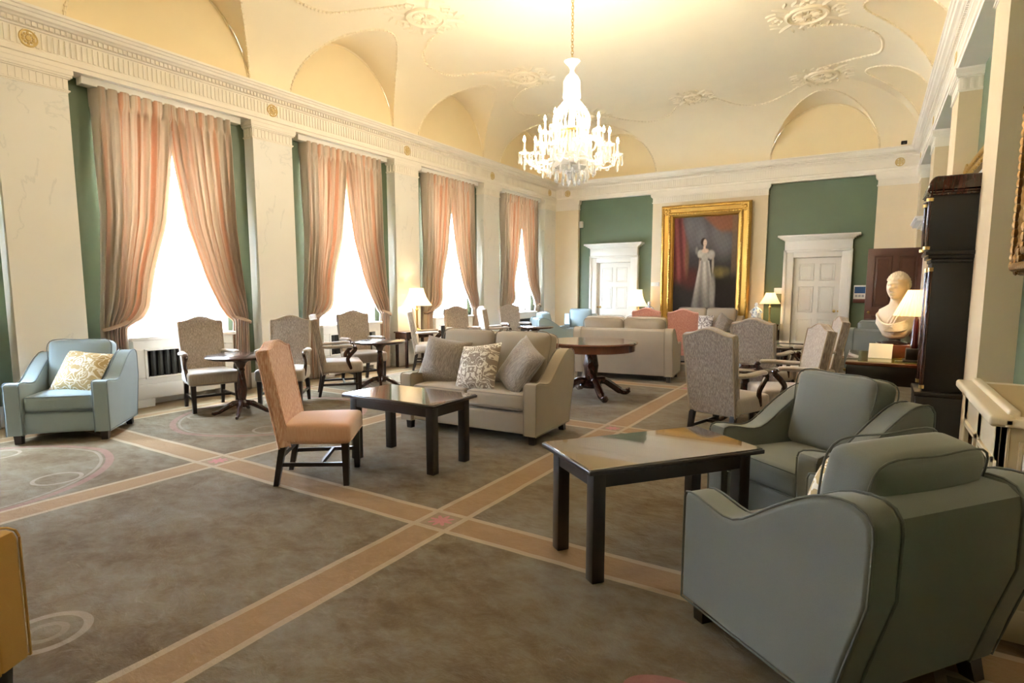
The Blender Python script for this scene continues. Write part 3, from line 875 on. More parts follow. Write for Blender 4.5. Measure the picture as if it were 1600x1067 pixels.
def radiator_cover_low(k, c):
    t = thing('radiator_cover', 'white radiator cover with dark grille beneath the ' + WN[k], 'radiator cover', (XL, c, 0), 0, 'radiator covers under the windows')
    bm = NB(); y0, y1 = -.64, .64
    bbox(bm, -.19, y0, .28, .0, y1, .36, .003, 1); bbox(bm, -.19, y0, .70, .0, y1, .82, .003, 1)
    bbox(bm, -.19, y0, .36, .0, y0 + .14, .70, .003, 1); bbox(bm, -.19, y1 - .14, .36, .0, y1, .70, .003, 1)
    bbox(bm, -.19, y0, .10, .012, y1, .28, .006); bbox(bm, -.19, y0, 0, .012, y0 + .20, .10, .004, 1); bbox(bm, -.19, y1 - .20, 0, .012, y1, .10, .004, 1)
    obj('body', bm, M['white'], t)
    bm = NB(); bbox(bm, -.19, y0 - .03, .82, .03, y1 + .03, .865, .008); obj('top', bm, M['white'], t)
    bm = NB()
    for q in ((y0 + .115, .345, y0 + .145, .715), (y1 - .145, .345, y1 - .115, .715)): bbox(bm, -.01, q[0], q[1], .016, q[2], q[3], .005)
    bbox(bm, -.01, y0 + .115, .345, .016, y1 - .115, .37, .005); bbox(bm, -.01, y0 + .115, .69, .016, y1 - .115, .715, .005); obj('grille_frame', bm, M['white'], t)
    bm = NB(); q = y0 + .17
    while q < y1 - .15: tube(bm, [(-.09, q, .12), (-.09, q, .72)], .034, 8); q += .085
    box(bm, -.18, y0 + .1, .1, -.15, y1 - .1, .75); obj('radiator', bm, M['iron'], t)
for k, c in enumerate(BAY): radiator_cover_low(k, c)

# ================================================================== UPHOLSTERED SEATS
def arm_profile(D, zf=.58, zb=.80, base=.09):
    f = -D/2
    top = [(f, zf - .03), (f + .012, zf - .008), (f + .04, zf)]
    for k in range(1, 15):
        t = k / 14; y = f + .04 + t * (D * .80)
        s = t * t * (3 - 2 * t)
        s2 = max(0, (t - .30) / .70); s2 = s2 * s2 * (3 - 2 * s2)
        top.append((y, zf - .030 * math.sin(PI * min(1, t / .62)) ** 2 * (1 if t < .62 else 0) + (zb - zf) * s2))
    e = top[-1][0]
    rear = [(e + .045, zb - .002), (e + .085, zb - .018), (e + .108, zb - .05), (e + .112, zb - .09)]
    rear += [(f + D * .965, zb - .3), (f + D * .885, zb - .55 if zb - .55 > base else base + .1), (f + D * .84, base)]
    return top + rear + [(f, base)]
def seat(name, W_, D, n_seats, fab, pipe, label, cat, loc, rz, group=None, zb=.80, cush=.92, sit=.44, pl=.0):
    t = thing(name, label, cat, loc, rz, group); aw = .135; hw = W_/2; f = -D/2
    pr = arm_profile(D, zb=zb)
    for s in (-1, 1):
        x0 = -hw if s < 0 else hw - aw
        bm = slab(NB(), pr, aw, .022, 3, x0); a = obj('arm', bm, fab, t, wn=True)
        bm = NB()
        for xx in (x0 + .004, x0 + aw - .004): tube(bm, [(xx, y, z + .001) for y, z in pr[:-1]] + [(xx, pr[-1][0], pr[-1][1])], .0048, 6)
        for xx in (x0 + .004, x0 + aw - .004): tube(bm, [(xx, pr[0][0], pr[0][1]), (xx, f, .09)], .0048, 6)
        obj('piping', bm, pipe, a)
    # base rail
    bm = NB(); softbox(bm, W_ - 2*aw + .01, D*.74, .20, .025, 6, M=Matrix.Translation((0, f + .035 + D*.37, .19))); obj('seat_rail', bm, fab, t)
    # raked back panel
    rake = math.atan2(D * .14, zb - .1)
    bp = [(f + D*.70, .10), (f + D*.84, .10), (f + D*.885, zb - .55 if zb - .55 > .1 else .2), (f + D*.965, zb - .3), (f + .04 + D*.80 + .108, zb - .09), (f + .04 + D*.80 + .10, zb - .045), (f + .04 + D*.80 + .06, zb - .015), (f + .04 + D*.80 - .02, zb - .012), (f + .04 + D*.80 - .06, zb - .04)]
    bm = slab(NB(), bp, W_ - 2*aw + .02, .015, 2, -hw + aw - .01); b = obj('backrest', bm, fab, t, wn=True)
    iw = (W_ - 2*aw) / n_seats
    for k in range(n_seats):
        cx = -hw + aw + iw * (k + .5)
        bm = NB(); sd = D*.70
        softbox(bm, iw - .012, sd, .15, .035, 8, (0, 0, .022), Matrix.Translation((cx, f + .02 + sd/2, sit - .065)))
        c = obj('seat_cushion', bm, fab, t)
        bm = NB(); z1 = sit + .008
        for zz in (sit + .004, sit - .135):
            tube(bm, [(cx - iw/2 + .02, f + .025, zz - .004), (cx + iw/2 - .02, f + .025, zz - .004)], .0042, 6)
        obj('piping', bm, pipe, c)
        ch = cush - sit
        Mx = Matrix.Translation((cx, f + D*.70, sit + ch/2 - .005)) @ Matrix.Rotation(-.20, 4, 'X')
        bm = NB(); softbox(bm, iw - .01, .20, ch, .05, 8, (0, .035, .012), Mx); bc = obj('back_cushion', bm, fab, t)
        bm = NB(); w2, h2 = (iw - .01)/2 - .018, ch/2 - .018
        for yy in (-.088, .088):
            q = [Mx @ Vector(p) for p in ((-w2, yy, -h2), (-w2 - .008, yy, 0), (-w2, yy, h2 + .006), (0, yy, h2 + .022), (w2, yy, h2 + .006), (w2 + .008, yy, 0), (w2, yy, -h2))]
            tube(bm, smooth_path(q, 6), .0042, 6)
        obj('piping', bm, pipe, bc)
    for sx in (-1, 1):
        for yy, dy in ((f + .07, 0), (f + D*.78, .03)):
            bm = NB(); taper(bm, sx*(hw - .07), yy, 0, .095, .055, .065, 0, dy); obj('leg', bm, M['ebony'], t)
    return t
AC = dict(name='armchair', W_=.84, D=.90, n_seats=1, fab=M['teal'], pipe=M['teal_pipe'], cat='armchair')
near_f, green_f = (-.79, .61), (-.616, -.788)
def place(front, f, D): # centre from the middle of the front edge
    l = math.hypot(*f); return (front[0] - f[0]/l*D/2, front[1] - f[1]/l*D/2, 0), face_to(*f)
loc, rz = place((-.39, 2.80), near_f, .90)
G1 = 'blue armchairs'
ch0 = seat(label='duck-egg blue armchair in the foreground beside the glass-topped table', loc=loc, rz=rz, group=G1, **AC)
def chair_copy(front, f, label):
    loc, rz = place(front, f, .90); return dup(ch0, loc, rz, label)
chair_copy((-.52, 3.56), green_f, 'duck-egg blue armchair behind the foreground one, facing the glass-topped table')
ch1 = seat(label='light blue armchair', loc=(0, 0, 0), rz=0, group=G1, **dict(AC, fab=M['sky'], pipe=M['sky_pipe']))
def sky_copy(front, f, label, first=[1]):
    loc, rz = place(front, f, .90)
    if first: first.pop(); ch1.location = loc; ch1.rotation_euler = (0, 0, rz); ch1['label'] = label; return ch1
    return dup(ch1, loc, rz, label)
sky_copy((-6.43, 2.27), (.74, -.67), 'light blue armchair by the window wall holding a cream and gold cushion')
sky_copy((-5.85, 12.0), (.72, .69), 'light blue armchair turned sideways by the farthest window')
sky_copy((-6.15, 13.2), (.45, -.89), 'light blue armchair in the far corner below the cream corner pilaster')
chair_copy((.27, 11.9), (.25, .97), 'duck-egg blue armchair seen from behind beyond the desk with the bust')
m_ = seat('armchair', .84, .90, 1, M['mustard'], M['mustard'], 'mustard armchair cut off by the lower left edge', 'armchair', (-2.775, .18, 0), face_to(.862, .507))

SF = dict(name='sofa', W_=1.58, D=.92, n_seats=2, fab=M['beige'], pipe=M['beige_pipe'], cat='sofa', zb=.84, cush=1.0, sit=.46)
G2 = 'oatmeal two-seater sofas'
loc, rz = place((-3.33, 4.47), (.05, -1), .92)
sf0 = seat(label='oatmeal two-seater sofa with three cushions behind the coffee table', loc=loc, rz=rz, group=G2, **SF)
loc, rz = place((-3.42, 9.45), (-.13, .99), .92); dup(sf0, loc, rz, 'oatmeal two-seater sofa turned away, behind the round mahogany table')
loc, rz = place((-3.22, 13.08), (0, -1), .92); dup(sf0, loc, rz, 'oatmeal two-seater sofa against the end wall below the portrait')

# throw cushions
def cushion(label, m, loc, rz, w=.46, tilt=.35, roll=0, group=None):
    o = obj('cushion', pillow(NB(), w, w, .20), m, None, 60); o.location = loc
    o.rotation_euler = (Matrix.Rotation(rz, 3, 'Z') @ Matrix.Rotation(-tilt, 3, 'X') @ Matrix.Rotation(roll, 3, 'Y')).to_euler()
    return tag(o, label, 'cushion', group)
G3 = 'cushions on the oatmeal sofa with three cushions'
cushion('taupe ribbed cushion leaning in the left corner of the near oatmeal sofa', M['grey_cush'], (-3.83, 4.80, .68), .30, .52, .42, .14, G3)
cushion('cream and taupe damask cushion in the middle of the near oatmeal sofa', M['damask'], (-3.32, 4.70, .67), -.10, .50, .50, -.16, G3)
cushion('taupe ribbed cushion tilted on its corner by the right arm of the near oatmeal sofa', M['grey_cush'], (-2.88, 4.78, .69), -.45, .52, .50, .42, G3)
cushion('cream and gold damask cushion on the blue armchair by the window wall', M['damask_gold'], (-6.66, 2.58, .625), face_to(.74, -.67) - .25, .46, .60, .12)
cushion('cream and brown damask cushion partly hidden behind the back cushion of the foreground armchair', M['damask_gold'], (-.06, 2.76, .60), face_to(*near_f) + .35, .42, .35, .0)
G4 = 'cushions on the sofa below the portrait'
cushion('grey cushion in the left corner of the sofa below the portrait', M['grey_cush'], (-3.68, 13.36, .66), .2, .42, .4, 0, G4)
cushion('white damask cushion in the middle of the sofa below the portrait', M['damask_white'], (-3.20, 13.30, .65), 0, .44, .4, 0, G4)
cushion('grey cushion in the right corner of the sofa below the portrait', M['grey_cush'], (-2.80, 13.36, .66), -.3, .42, .4, .5, G4)
cushion('grey cushion in the right corner of the sofa seen from behind', M['grey_cush'], (-2.95, 9.08, .66), PI - .3, .42, .3, .2)

# ================================================================== DINING STYLE CHAIRS
def camel(w, z0, z1, zp):
    """back outline: (x,z)"""
    pts = [(-w/2 + .02, z0), (-w/2, z1 - .015), (-w/2 + .008, z1)]
    for k in range(1, 16):
        u = -1 + k / 8.0
        pts.append((u * w/2 * .985, z1 + (zp - z1) * (math.cos(PI * max(-1, min(1, u * 1.08))) * .5 + .5)))
    pts += [(w/2 - .008, z1), (w/2, z1 - .015), (w/2 - .02, z0)]
    return pts
RX = Matrix(((0, 1, 0, 0), (1, 0, 0, 0), (0, 0, 1, 0), (0, 0, 0, 1)))
def dining(name, fab, plain, trim, label, loc, rz, arms=True, group=None, z1=1.055, zp=1.115):
    t = thing(name, label, 'chair', loc, rz, group)
    w, sw, sd, sh = .51, .58, .53, .47
    if not arms: w, sw, sd = .52, .55, .52
    # seat
    bm = NB(); softbox(bm, sw, sd, .15, .035, 8, (0, 0, .022), Matrix.Translation((0, 0, sh - .075)))
    for v in bm.verts: v.co.x *= 1 - .13 * (v.co.y + sd/2) / sd
    s_ = obj('seat', bm, plain, t)
    bm = NB()
    ring = [(-sw/2 + .01, -sd/2 + .004), (0, -sd/2 - .001), (sw/2 - .01, -sd/2 + .004), (sw/2 * .87, sd/2 - .01)]
    g0 = sw/2 - .012
    tube(bm, [(-g0*.90, sd/2*.85, sh - .125), (-g0, -sd/2 + .03, sh - .125), (-g0 + .018, -sd/2 + .010, sh - .125), (-g0 + .04, -sd/2 - .001, sh - .125), (g0 - .04, -sd/2 - .001, sh - .125), (g0 - .018, -sd/2 + .010, sh - .125), (g0, -sd/2 + .03, sh - .125), (g0*.90, sd/2*.85, sh - .125)], .005, 6); obj('gimp', bm, trim, s_)
    # backrest raked
    out = camel(w, sh - .17, z1, zp); th = .085
    Mb = Matrix.Translation((0, sd/2 - .03, sh - .1)) @ Matrix.Rotation(-.17, 4, 'X') @ Matrix.Translation((0, 0, -(sh - .1)))
    bm = slab(NB(), out, th, .022, 3, -th/2, Mb @ RX); b = obj('backrest', bm, fab, t, wn=True)
    bm = NB()
    for yy in ((th/2 - .002, -th/2 + .002)): tube(bm, [Mb @ Vector((x * .975, yy, z - .008)) for x, z in out], .0075, 6)
    obj('gimp', bm, trim, b)
    lx, fy, ry = sw/2 - .05, -sd/2 + .045, sd/2 - .03
    for sx in (-1, 1):
        bm = NB(); taper(bm, sx*lx, fy, 0, sh - .14, .040, .052); obj('leg', bm, M['ebony'], t)
        bm = NB(); taper(bm, sx*lx*.87, ry, 0, sh - .12, .036, .050, 0, .07); obj('leg', bm, M['ebony'], t)
    bm = NB()
    for sx in (-1, 1):
        tube(bm, [(sx*lx, fy, .16), (sx*lx*.87, ry + .045, .16)], .013, 4, sq=(.8, 1.1))
    tube(bm, [(-lx*.95, -.03, .16), (lx*.95, -.03, .16)], .013, 4, sq=(.8, 1.1))
    if not arms: tube(bm, [(-lx*.87, ry + .03, .22), (lx*.87, ry + .03, .22)], .014, 4, sq=(.8, 1.2))
    obj('stretcher', bm, M['ebony'], t)
    if arms:
        for sx in (-1, 1):
            ax = sx * (sw/2 - .015)
            bm = NB(); tube(bm, smooth_path([(sx*(w/2 - .03), sd/2 - .02, .675), (ax, sd/4, .675), (ax + sx*.01, -.06, .685), (ax + sx*.01, -.14, .68)], 6), [.030]*3 + [.034]*14 + [.030, .020], 10, sq=(.72, .5))
            pad = obj('armrest', bm, plain, t)
            bm = NB(); tube(bm, smooth_path([(ax + sx*.01, -.155, .672), (ax + sx*.012, -.17, .635), (ax + sx*.008, -.11, .57), (ax, -.07, .51), (ax - sx*.005, -.085, .44), (ax - sx*.012, -.11, .37)], 6), .020, 8, sq=(.75, .95))
            ball(bm, (ax + sx*.01, -.165, .662), .027, 10, 8, (.9, 1, .8)); obj('arm_support', bm, M['mahog'], t)
    return t
GT = 'taupe armchairs round the pedestal tables'
ca = dining('dining_chair', M['taupe'], M['taupe_plain'], M['taupe_trim'], 'taupe camel-back armchair in front of the nearest radiator cover', (-6.78, 3.96, 0), face_to(.96, -.28), True, GT)
def cc(c, f, label): return dup(ca, (c[0], c[1], 0), face_to(*f), label)
cc((-6.22, 4.60), (.60, -.80), 'taupe camel-back armchair between the first two pedestal tables, facing the viewer')
cc((-6.20, 5.50), (.62, .78), 'taupe armchair whose back is hidden, facing the second pedestal table')
cc((-6.72, 6.40), (.95, -.30), 'taupe camel-back armchair in front of the second radiator cover, behind the second pedestal table')
cc((-6.74, 8.06), (.78, .62), 'taupe camel-back armchair seen from its side in front of the lamp table')
cc((-6.78, 9.12), (.90, -.44), 'taupe camel-back armchair before the third full window')
cc((-6.36, 9.72), (.66, .75), 'taupe camel-back armchair edge-on, right of the chair before the third full window')
cc((-6.72, 11.0), (.88, -.48), 'taupe camel-back armchair beside the farthest window')
cc((-1.11, 5.66), (.32, .95), 'taupe camel-back armchair seen from behind, nearest of those left of the glass-topped round table')
cc((-1.10, 7.66), (.22, .97), 'taupe camel-back armchair seen from behind in front of the right-hand far lamp')
cc((-.72, 6.35), (-.90, -.42), 'taupe camel-back armchair facing left in front of the right-hand white door')
cc((-.64, 8.2), (-.97, -.25), 'taupe camel-back armchair facing left, half hidden behind another near the right-hand white door')
pc = dining('dining_chair', M['peach'], M['peach_plain'], M['peach'], 'peach high-backed side chair without arms standing alone by the coffee table', (-3.54, 2.93, 0), face_to(.80, .60), False, None, 1.02, 1.075)
GP = 'salmon pink armchairs near the portrait'
pk = dining('dining_chair', M['pink'], M['pink'], M['pink'], 'salmon pink armchair, right one of the pair, below the portrait frame', (-2.80, 10.22, 0), face_to(-.25, .97), True, GP)
dup(pk, (-3.50, 10.5, 0), face_to(-.15, .98), 'salmon pink armchair, left one of the pair, in front of the far lamp')

# ================================================================== TABLES
def pedestal(label, x, y, r=.37, h=.69, m=None, rz=0, group='round pedestal tables'):
    t = thing('pedestal_table', label, 'table', (x, y, 0), rz, group); m = m or M['mahog']
    bm = NB(); lathe(bm, [(0, h - .034), (r - .03, h - .034), (r - .012, h - .028), (r, h - .016), (r, h - .006), (r - .008, h), (0, h)], 48); obj('table_top', bm, m, t)
    bm = NB(); lathe(bm, [(.0, .09), (.05, .09), (.06, .12), (.05, .15), (.036, .17), (.048, .22), (.054, .30), (.046, .40), (.034, .50), (.042, .52), (.034, .545), (.05, .57), (.06, .60), (.10, .63), (.11, h - .034), (0, h - .034)], 24); obj('column', bm, M['mahog'], t)
    for k in range(4):
        a = PI/4 + k*PI/2; c, s = math.cos(a), math.sin(a)
        bm = NB(); tube(bm, [(c*q, s*q, z) for q, z in ((.03, .14), (.10, .13), (.18, .085), (.26, .035), (.31, .022), (.335, .024))], [.032, .032, .028, .024, .022, .016], 8, sq=(.6, .75)); obj('foot', bm, M['mahog'], t)
    return t
pt = pedestal('dark round pedestal table in front of the nearest window, behind the peach chair', -6.13, 3.95)
def pcopy(x, y, label, rz=0): return dup(pt, (x, y, 0), rz, label)
pcopy(-6.08, 6.12, 'dark round pedestal table in front of the second full window')
pcopy(-5.95, 8.15, 'dark round pedestal table behind the near oatmeal sofa, before the third full window')
pcopy(-5.72, 10.1, 'dark round pedestal table beside the light blue armchairs')
pedestal('round glass-topped pedestal table among the taupe chairs, nearest the foreground armchairs', -1.13, 6.70, .36, .60, M['glass_top'], 0, None)
pedestal('small round glass-topped table before the right-hand white door', -1.0, 9.0, .33, .64, M['glass_top'], 0, None)
# large round mahogany table
t = thing('round_table', 'large round red mahogany pedestal table behind the near oatmeal sofa', 'table', (-3.18, 7.15, 0), .3)
bm = NB(); lathe(bm, [(0, .715), (.60, .715), (.615, .72), (.62, .735), (.61, .75), (0, .75)], 64); obj('table_top', bm, M['mahog_red'], t)
bm = NB(); lathe(bm, [(.575, .625), (.585, .63), (.585, .715), (.57, .715), (.57, .625)], 64); obj('apron', bm, M['mahog_red'], t)
bm = NB(); lathe(bm, [(0, .12), (.13, .12), (.15, .15), (.12, .19), (.075, .22), (.09, .32), (.105, .42), (.085, .54), (.07, .60), (.12, .66), (.2, .715), (0, .715)], 28); obj('column', bm, M['mahog'], t)
for k in range(4):
    a = -1.1 + k*PI/2; c, s = math.cos(a), math.sin(a)
    bm = NB(); tube(bm, smooth_path([(c*q, s*q, z) for q, z in ((.06, .20), (.18, .21), (.30, .14), (.42, .06), (.50, .035), (.55, .06), (.54, .085))], 5), [.055]*6 + [.05]*10 + [.04]*10 + [.028]*5, 8); obj('foot', bm, M['mahog'], t)

def coffee(label, x, y, rz, L=1.0, Wd=.58, h=.56, name='coffee_table', leg=.07, inset=.055, gl=True):
    t = thing(name, label, 'table', (x, y, 0), rz, None)
    bm = NB(); bbox(bm, -L/2, -Wd/2, h - .03, L/2, Wd/2, h - .006, .006); obj('table_top', bm, M['ebony'], t)
    bm = NB(); bbox(bm, -L/2 + .008, -Wd/2 + .008, h - .008, L/2 - .008, Wd/2 - .008, h, .003, 1); obj('glass_sheet', bm, M['glass_top'], t)['label'] = 'reflective glass sheet'
    bm = NB(); a, b = L/2 - inset, Wd/2 - inset
    bbox(bm, -a, -b, h - .115, a, -b + .022, h - .03, .003, 1); bbox(bm, -a, b - .022, h - .115, a, b, h - .03, .003, 1)
    bbox(bm, -a, -b, h - .115, -a + .022, b, h - .03, .003, 1); bbox(bm, a - .022, -b, h - .115, a, b, h - .03, .003, 1); obj('apron', bm, M['ebony'], t)
    for sx in (-1, 1):
        for sy in (-1, 1):
            bm = NB(); cx, cy = sx*(a - leg/2 + .006), sy*(b - leg/2 + .006); bbox(bm, cx - leg/2, cy - leg/2, 0, cx + leg/2, cy + leg/2, h - .03, .005); obj('leg', bm, M['ebony'], t)
    return t
coffee('dark rectangular coffee table with a glass top beside the peach chair', -3.27, 3.62, .0, 1.0, .58, .57)
coffee('dark rectangular glass-topped table in the right foreground between two blue armchairs', -.98, 3.02, math.atan2(.796, .605), 1.06, .56, .60)
coffee('dark low coffee table in front of the sofa below the portrait', -3.1, 12.2, 0, .95, .5, .45)
coffee('dark low table beyond the taupe chairs, before the right-hand white door', -.95, 11.4, 0, 1.0, .5, .50)
# ================================================================== LAMPS
def bulb_light(parent, z, power, r=.04, col=(1, .72, .40)):
    l = bpy.data.lights.new('lamp_light', 'POINT'); l.energy = power; l.color = col; l.shadow_soft_size = r
    o = bpy.data.objects.new('lamp_light', l); COL.objects.link(o); o.parent = parent; o.location = (0, 0, z)
def shade(bm, r0, r1, z0, z1, bell=0, n=48, pleat=0.0):
    for th in (0, .003):
        rings = []
        for k in range(9):
            t = k / 8; r = r0 + (r1 - r0) * t - bell * math.sin(PI * t) - th
            rings.append([bm.verts.new((r * (1 + (pleat if i % 2 else -pleat)) * math.cos(2*PI*i/n), r * (1 + (pleat if i % 2 else -pleat)) * math.sin(2*PI*i/n), z0 + (z1 - z0) * t)) for i in range(n)])
        for A, B in zip(rings, rings[1:]):
            for i in range(n): bm.faces.new((A[i], A[(i+1)%n], B[(i+1)%n], B[i]))
    return bm
def lamp(label, loc, zs0, zs1, r0, r1, sm, power, stem='brass', bell=.03, pleat=0, sq=False, group=None, trim=None):
    t = thing('table_lamp', label, 'lamp', loc, 0, group)
    m = M[stem]
    bm = NB()
    if sq: bbox(bm, -.085, -.085, 0, .085, .085, .025, .006); bbox(bm, -.065, -.065, .025, .065, .065, .13, .006); obj('base', bm, M['ebony'], t)
    else: lathe(bm, [(0, 0), (.085, 0), (.085, .014), (.06, .024), (.045, .045), (.02, .06), (0, .06)], 28); obj('base', bm, M['brass'], t)
    bm = NB()
    if sq: lathe(bm, [(0, .13), (.032, .13), (.036, .15), (.030, .17), (.021, zs0 - .04), (.015, zs0 - .02), (.010, zs1 - .08), (0, zs1 - .08)], 8)
    else: lathe(bm, [(0, .055), (.018, .055), (.026, .09), (.017, .12), (.020, zs0 - .10), (.030, zs0 - .085), (.032, zs0 - .07), (.016, zs0 - .06), (.010, zs1 - .06), (0, zs1 - .06)], 16)
    obj('stem', bm, m, t)
    s = obj('lamp_shade', shade(NB(), r0, r1, zs0, zs1, bell, 64 if pleat else 40, pleat), sm, t, 60 if not pleat else 20)
    bm = NB(); ball(bm, (0, 0, (zs0 + zs1)/2), .03, 12, 8, (1, 1, 1.4)); obj('bulb', bm, M['bulb_l'], t)
    bulb_light(t, (zs0 + zs1)/2 - .01, power)
    return t
M['bulb_l'] = emit('lit_lamp_bulb', (1, .78, .45), 25)
M['red_col'] = paint('oxblood_lacquer', (.040, .006, .007), .2)
def side_table(label, loc, rz, L, Wd, h, legz=.045, bracket=True, m=None):
    t = thing('console_table', label, 'table', loc, rz); m = m or M['mahog']
    bm = NB(); bbox(bm, -L/2, -Wd/2, h - .025, L/2, Wd/2, h, .006); obj('table_top', bm, m, t)
    bm = NB(); a, b = L/2 - .02, Wd/2 - .02; bbox(bm, -a, -b, h - .13, a, b, h - .025, .004, 1); obj('apron', bm, m, t)
    for sx in (-1, 1):
        for sy in (-1, 1):
            bm = NB(); cx, cy = sx*(a - legz/2), sy*(b - legz/2); bbox(bm, cx - legz/2, cy - legz/2, 0, cx + legz/2, cy + legz/2, h - .12, .003, 1)
            if bracket: bbox(bm, cx - sx*.05 - .03, cy - .008, h - .16, cx - sx*.05 + .03, cy + .008, h - .12, .004, 1)
            obj('leg', bm, m, t)
    return t
side_table('dark console table with a lamp against the pilaster behind the near oatmeal sofa', (XL + .19, 8.28, 0), PI/2, .80, .32, .66)
lamp('brass table lamp with a white bell shade by the window wall', (XL + .24, 8.30, .66), .475, .80, .29, .13, M['shade_white'], 14)
side_table('dark console table at the end wall to the left of the portrait', (-4.90, 14.08, 0), 0, .75, .36, .66)
lamp('table lamp with a cream shade at the end wall, left of the portrait', (-4.98, 14.06, .66), .345, .77, .235, .085, M['shade_white'], 2.5, bell=.045)
side_table('dark console table at the end wall to the right of the portrait', (-2.02, 14.08, 0), 0, .62, .36, .66)
lamp('slim table lamp with a cream shade at the end wall, right of the portrait', (-1.93, 14.06, .66), .455, .70, .215, .095, M['shade_cream'], 3.5, bell=.01)
def figurine(label, loc):
    t = thing('porcelain_figurine', label, 'figurine', loc, 0, 'porcelain figurines at the end wall')
    bm = NB(); lathe(bm, [(0, 0), (.11, 0), (.115, .03), (.10, .05), (.11, .10), (.10, .20), (.085, .28), (.07, .33), (.05, .36), (.022, .38), (0, .385)], 24, flute=.10, nf=5)
    obj('robe', bm, M['porcelain'], t)
    bm = NB(); ball(bm, (0, 0, .42), .042, 14, 10, (1, 1, 1.2)); ball(bm, (0, -.04, .415), .010, 6, 4); ball(bm, (0, .01, .45), .038, 10, 8, (1, 1, .7)); obj('head', bm, M['porcelain'], t)
    for s in (-1, 1):
        bm = NB(); tube(bm, smooth_path([(s*.06, 0, .33), (s*.11, -.02, .26), (s*.06, -.09, .22)], 4), [.028]*5 + [.022]*4, 8); obj('sleeve', bm, M['porcelain'], t)
    return t
figurine('blue and white porcelain figure beside the lamp left of the portrait', (-4.68, 13.98, .66))
figurine('blue and white porcelain figure beside the lamp right of the portrait', (-2.20, 13.98, .66))

# ================================================================== DESK GROUP ON THE RIGHT
t = thing('writing_desk', 'dark mahogany desk with a green leather top below the marble bust', 'desk', (.30, 6.95, 0))
bm = NB(); bbox(bm, -.48, -.62, .73, .54, .62, .76, .006); obj('desk_top', bm, M['mahog_red'], t)
n = NT('green_leather'); n.base((.10, .11, .02)); n.set(Roughness=.15); M['leather'] = n.m
bm = NB(); box(bm, -.38, -.54, .7595, .46, .54, .7625); obj('leather_inset', bm, M['leather'], t, flat=True)
bm = NB(); bbox(bm, -.46, -.60, .55, .52, .60, .73, .004); obj('apron', bm, M['ebony'], t)
for sx in (-.42, .48):
    for sy in (-.56, .56):
        bm = NB(); taper(bm, sx, sy, 0, .56, .035, .06); obj('leg', bm, M['ebony'], t)
for k in range(2):
    bm = NB(); y = -.29 + k*.58; bbox(bm, -.475, y - .25, .575, -.455, y + .25, .705, .004); d = obj('drawer', bm, M['mahog'], t)
    bm = NB(); ball(bm, (-.49, y, .64), .016); obj('drawer_knob', bm, M['brass'], d)
t = thing('wooden_plinth_box', 'red-brown wooden box carrying the marble bust on the desk', 'plinth', (.25, 7.05, .762), .1)
bm = NB(); bbox(bm, -.17, -.22, 0, .26, .20, .13, .006); obj('box', bm, M['mahog_red'], t)
t = thing('card_holder', 'white printed card propped against the box on the desk', 'card', (.10, 6.74, .763), -.12)
bm = NB(); tm = NB(); bbox(tm, -.10, -.004, 0, .10, .004, .15, .002, 1); join(bm, tm, Matrix.Rotation(-.30, 4, 'X')); obj('card', bm, M['plastic'], t)
bm = NB(); box(bm, -.09, 0, 0, .09, .06, .006); obj('foot', bm, M['plastic'], t, flat=True)
tag(obj('pen', tube(NB(), [(0, 0, 0), (.14, .02, 0)], .006, 8), M['ebony'], loc=(.22, 6.50, .771)), 'dark pen lying on the green leather desk top', 'pen')
lamp('table lamp with a pleated cream shade and red column in front of the bust', (.365, 6.56, .763), .435, .675, .185, .080, M['shade_cream'], 3.5, stem='red_col', bell=-.0, pleat=.018, sq=True)

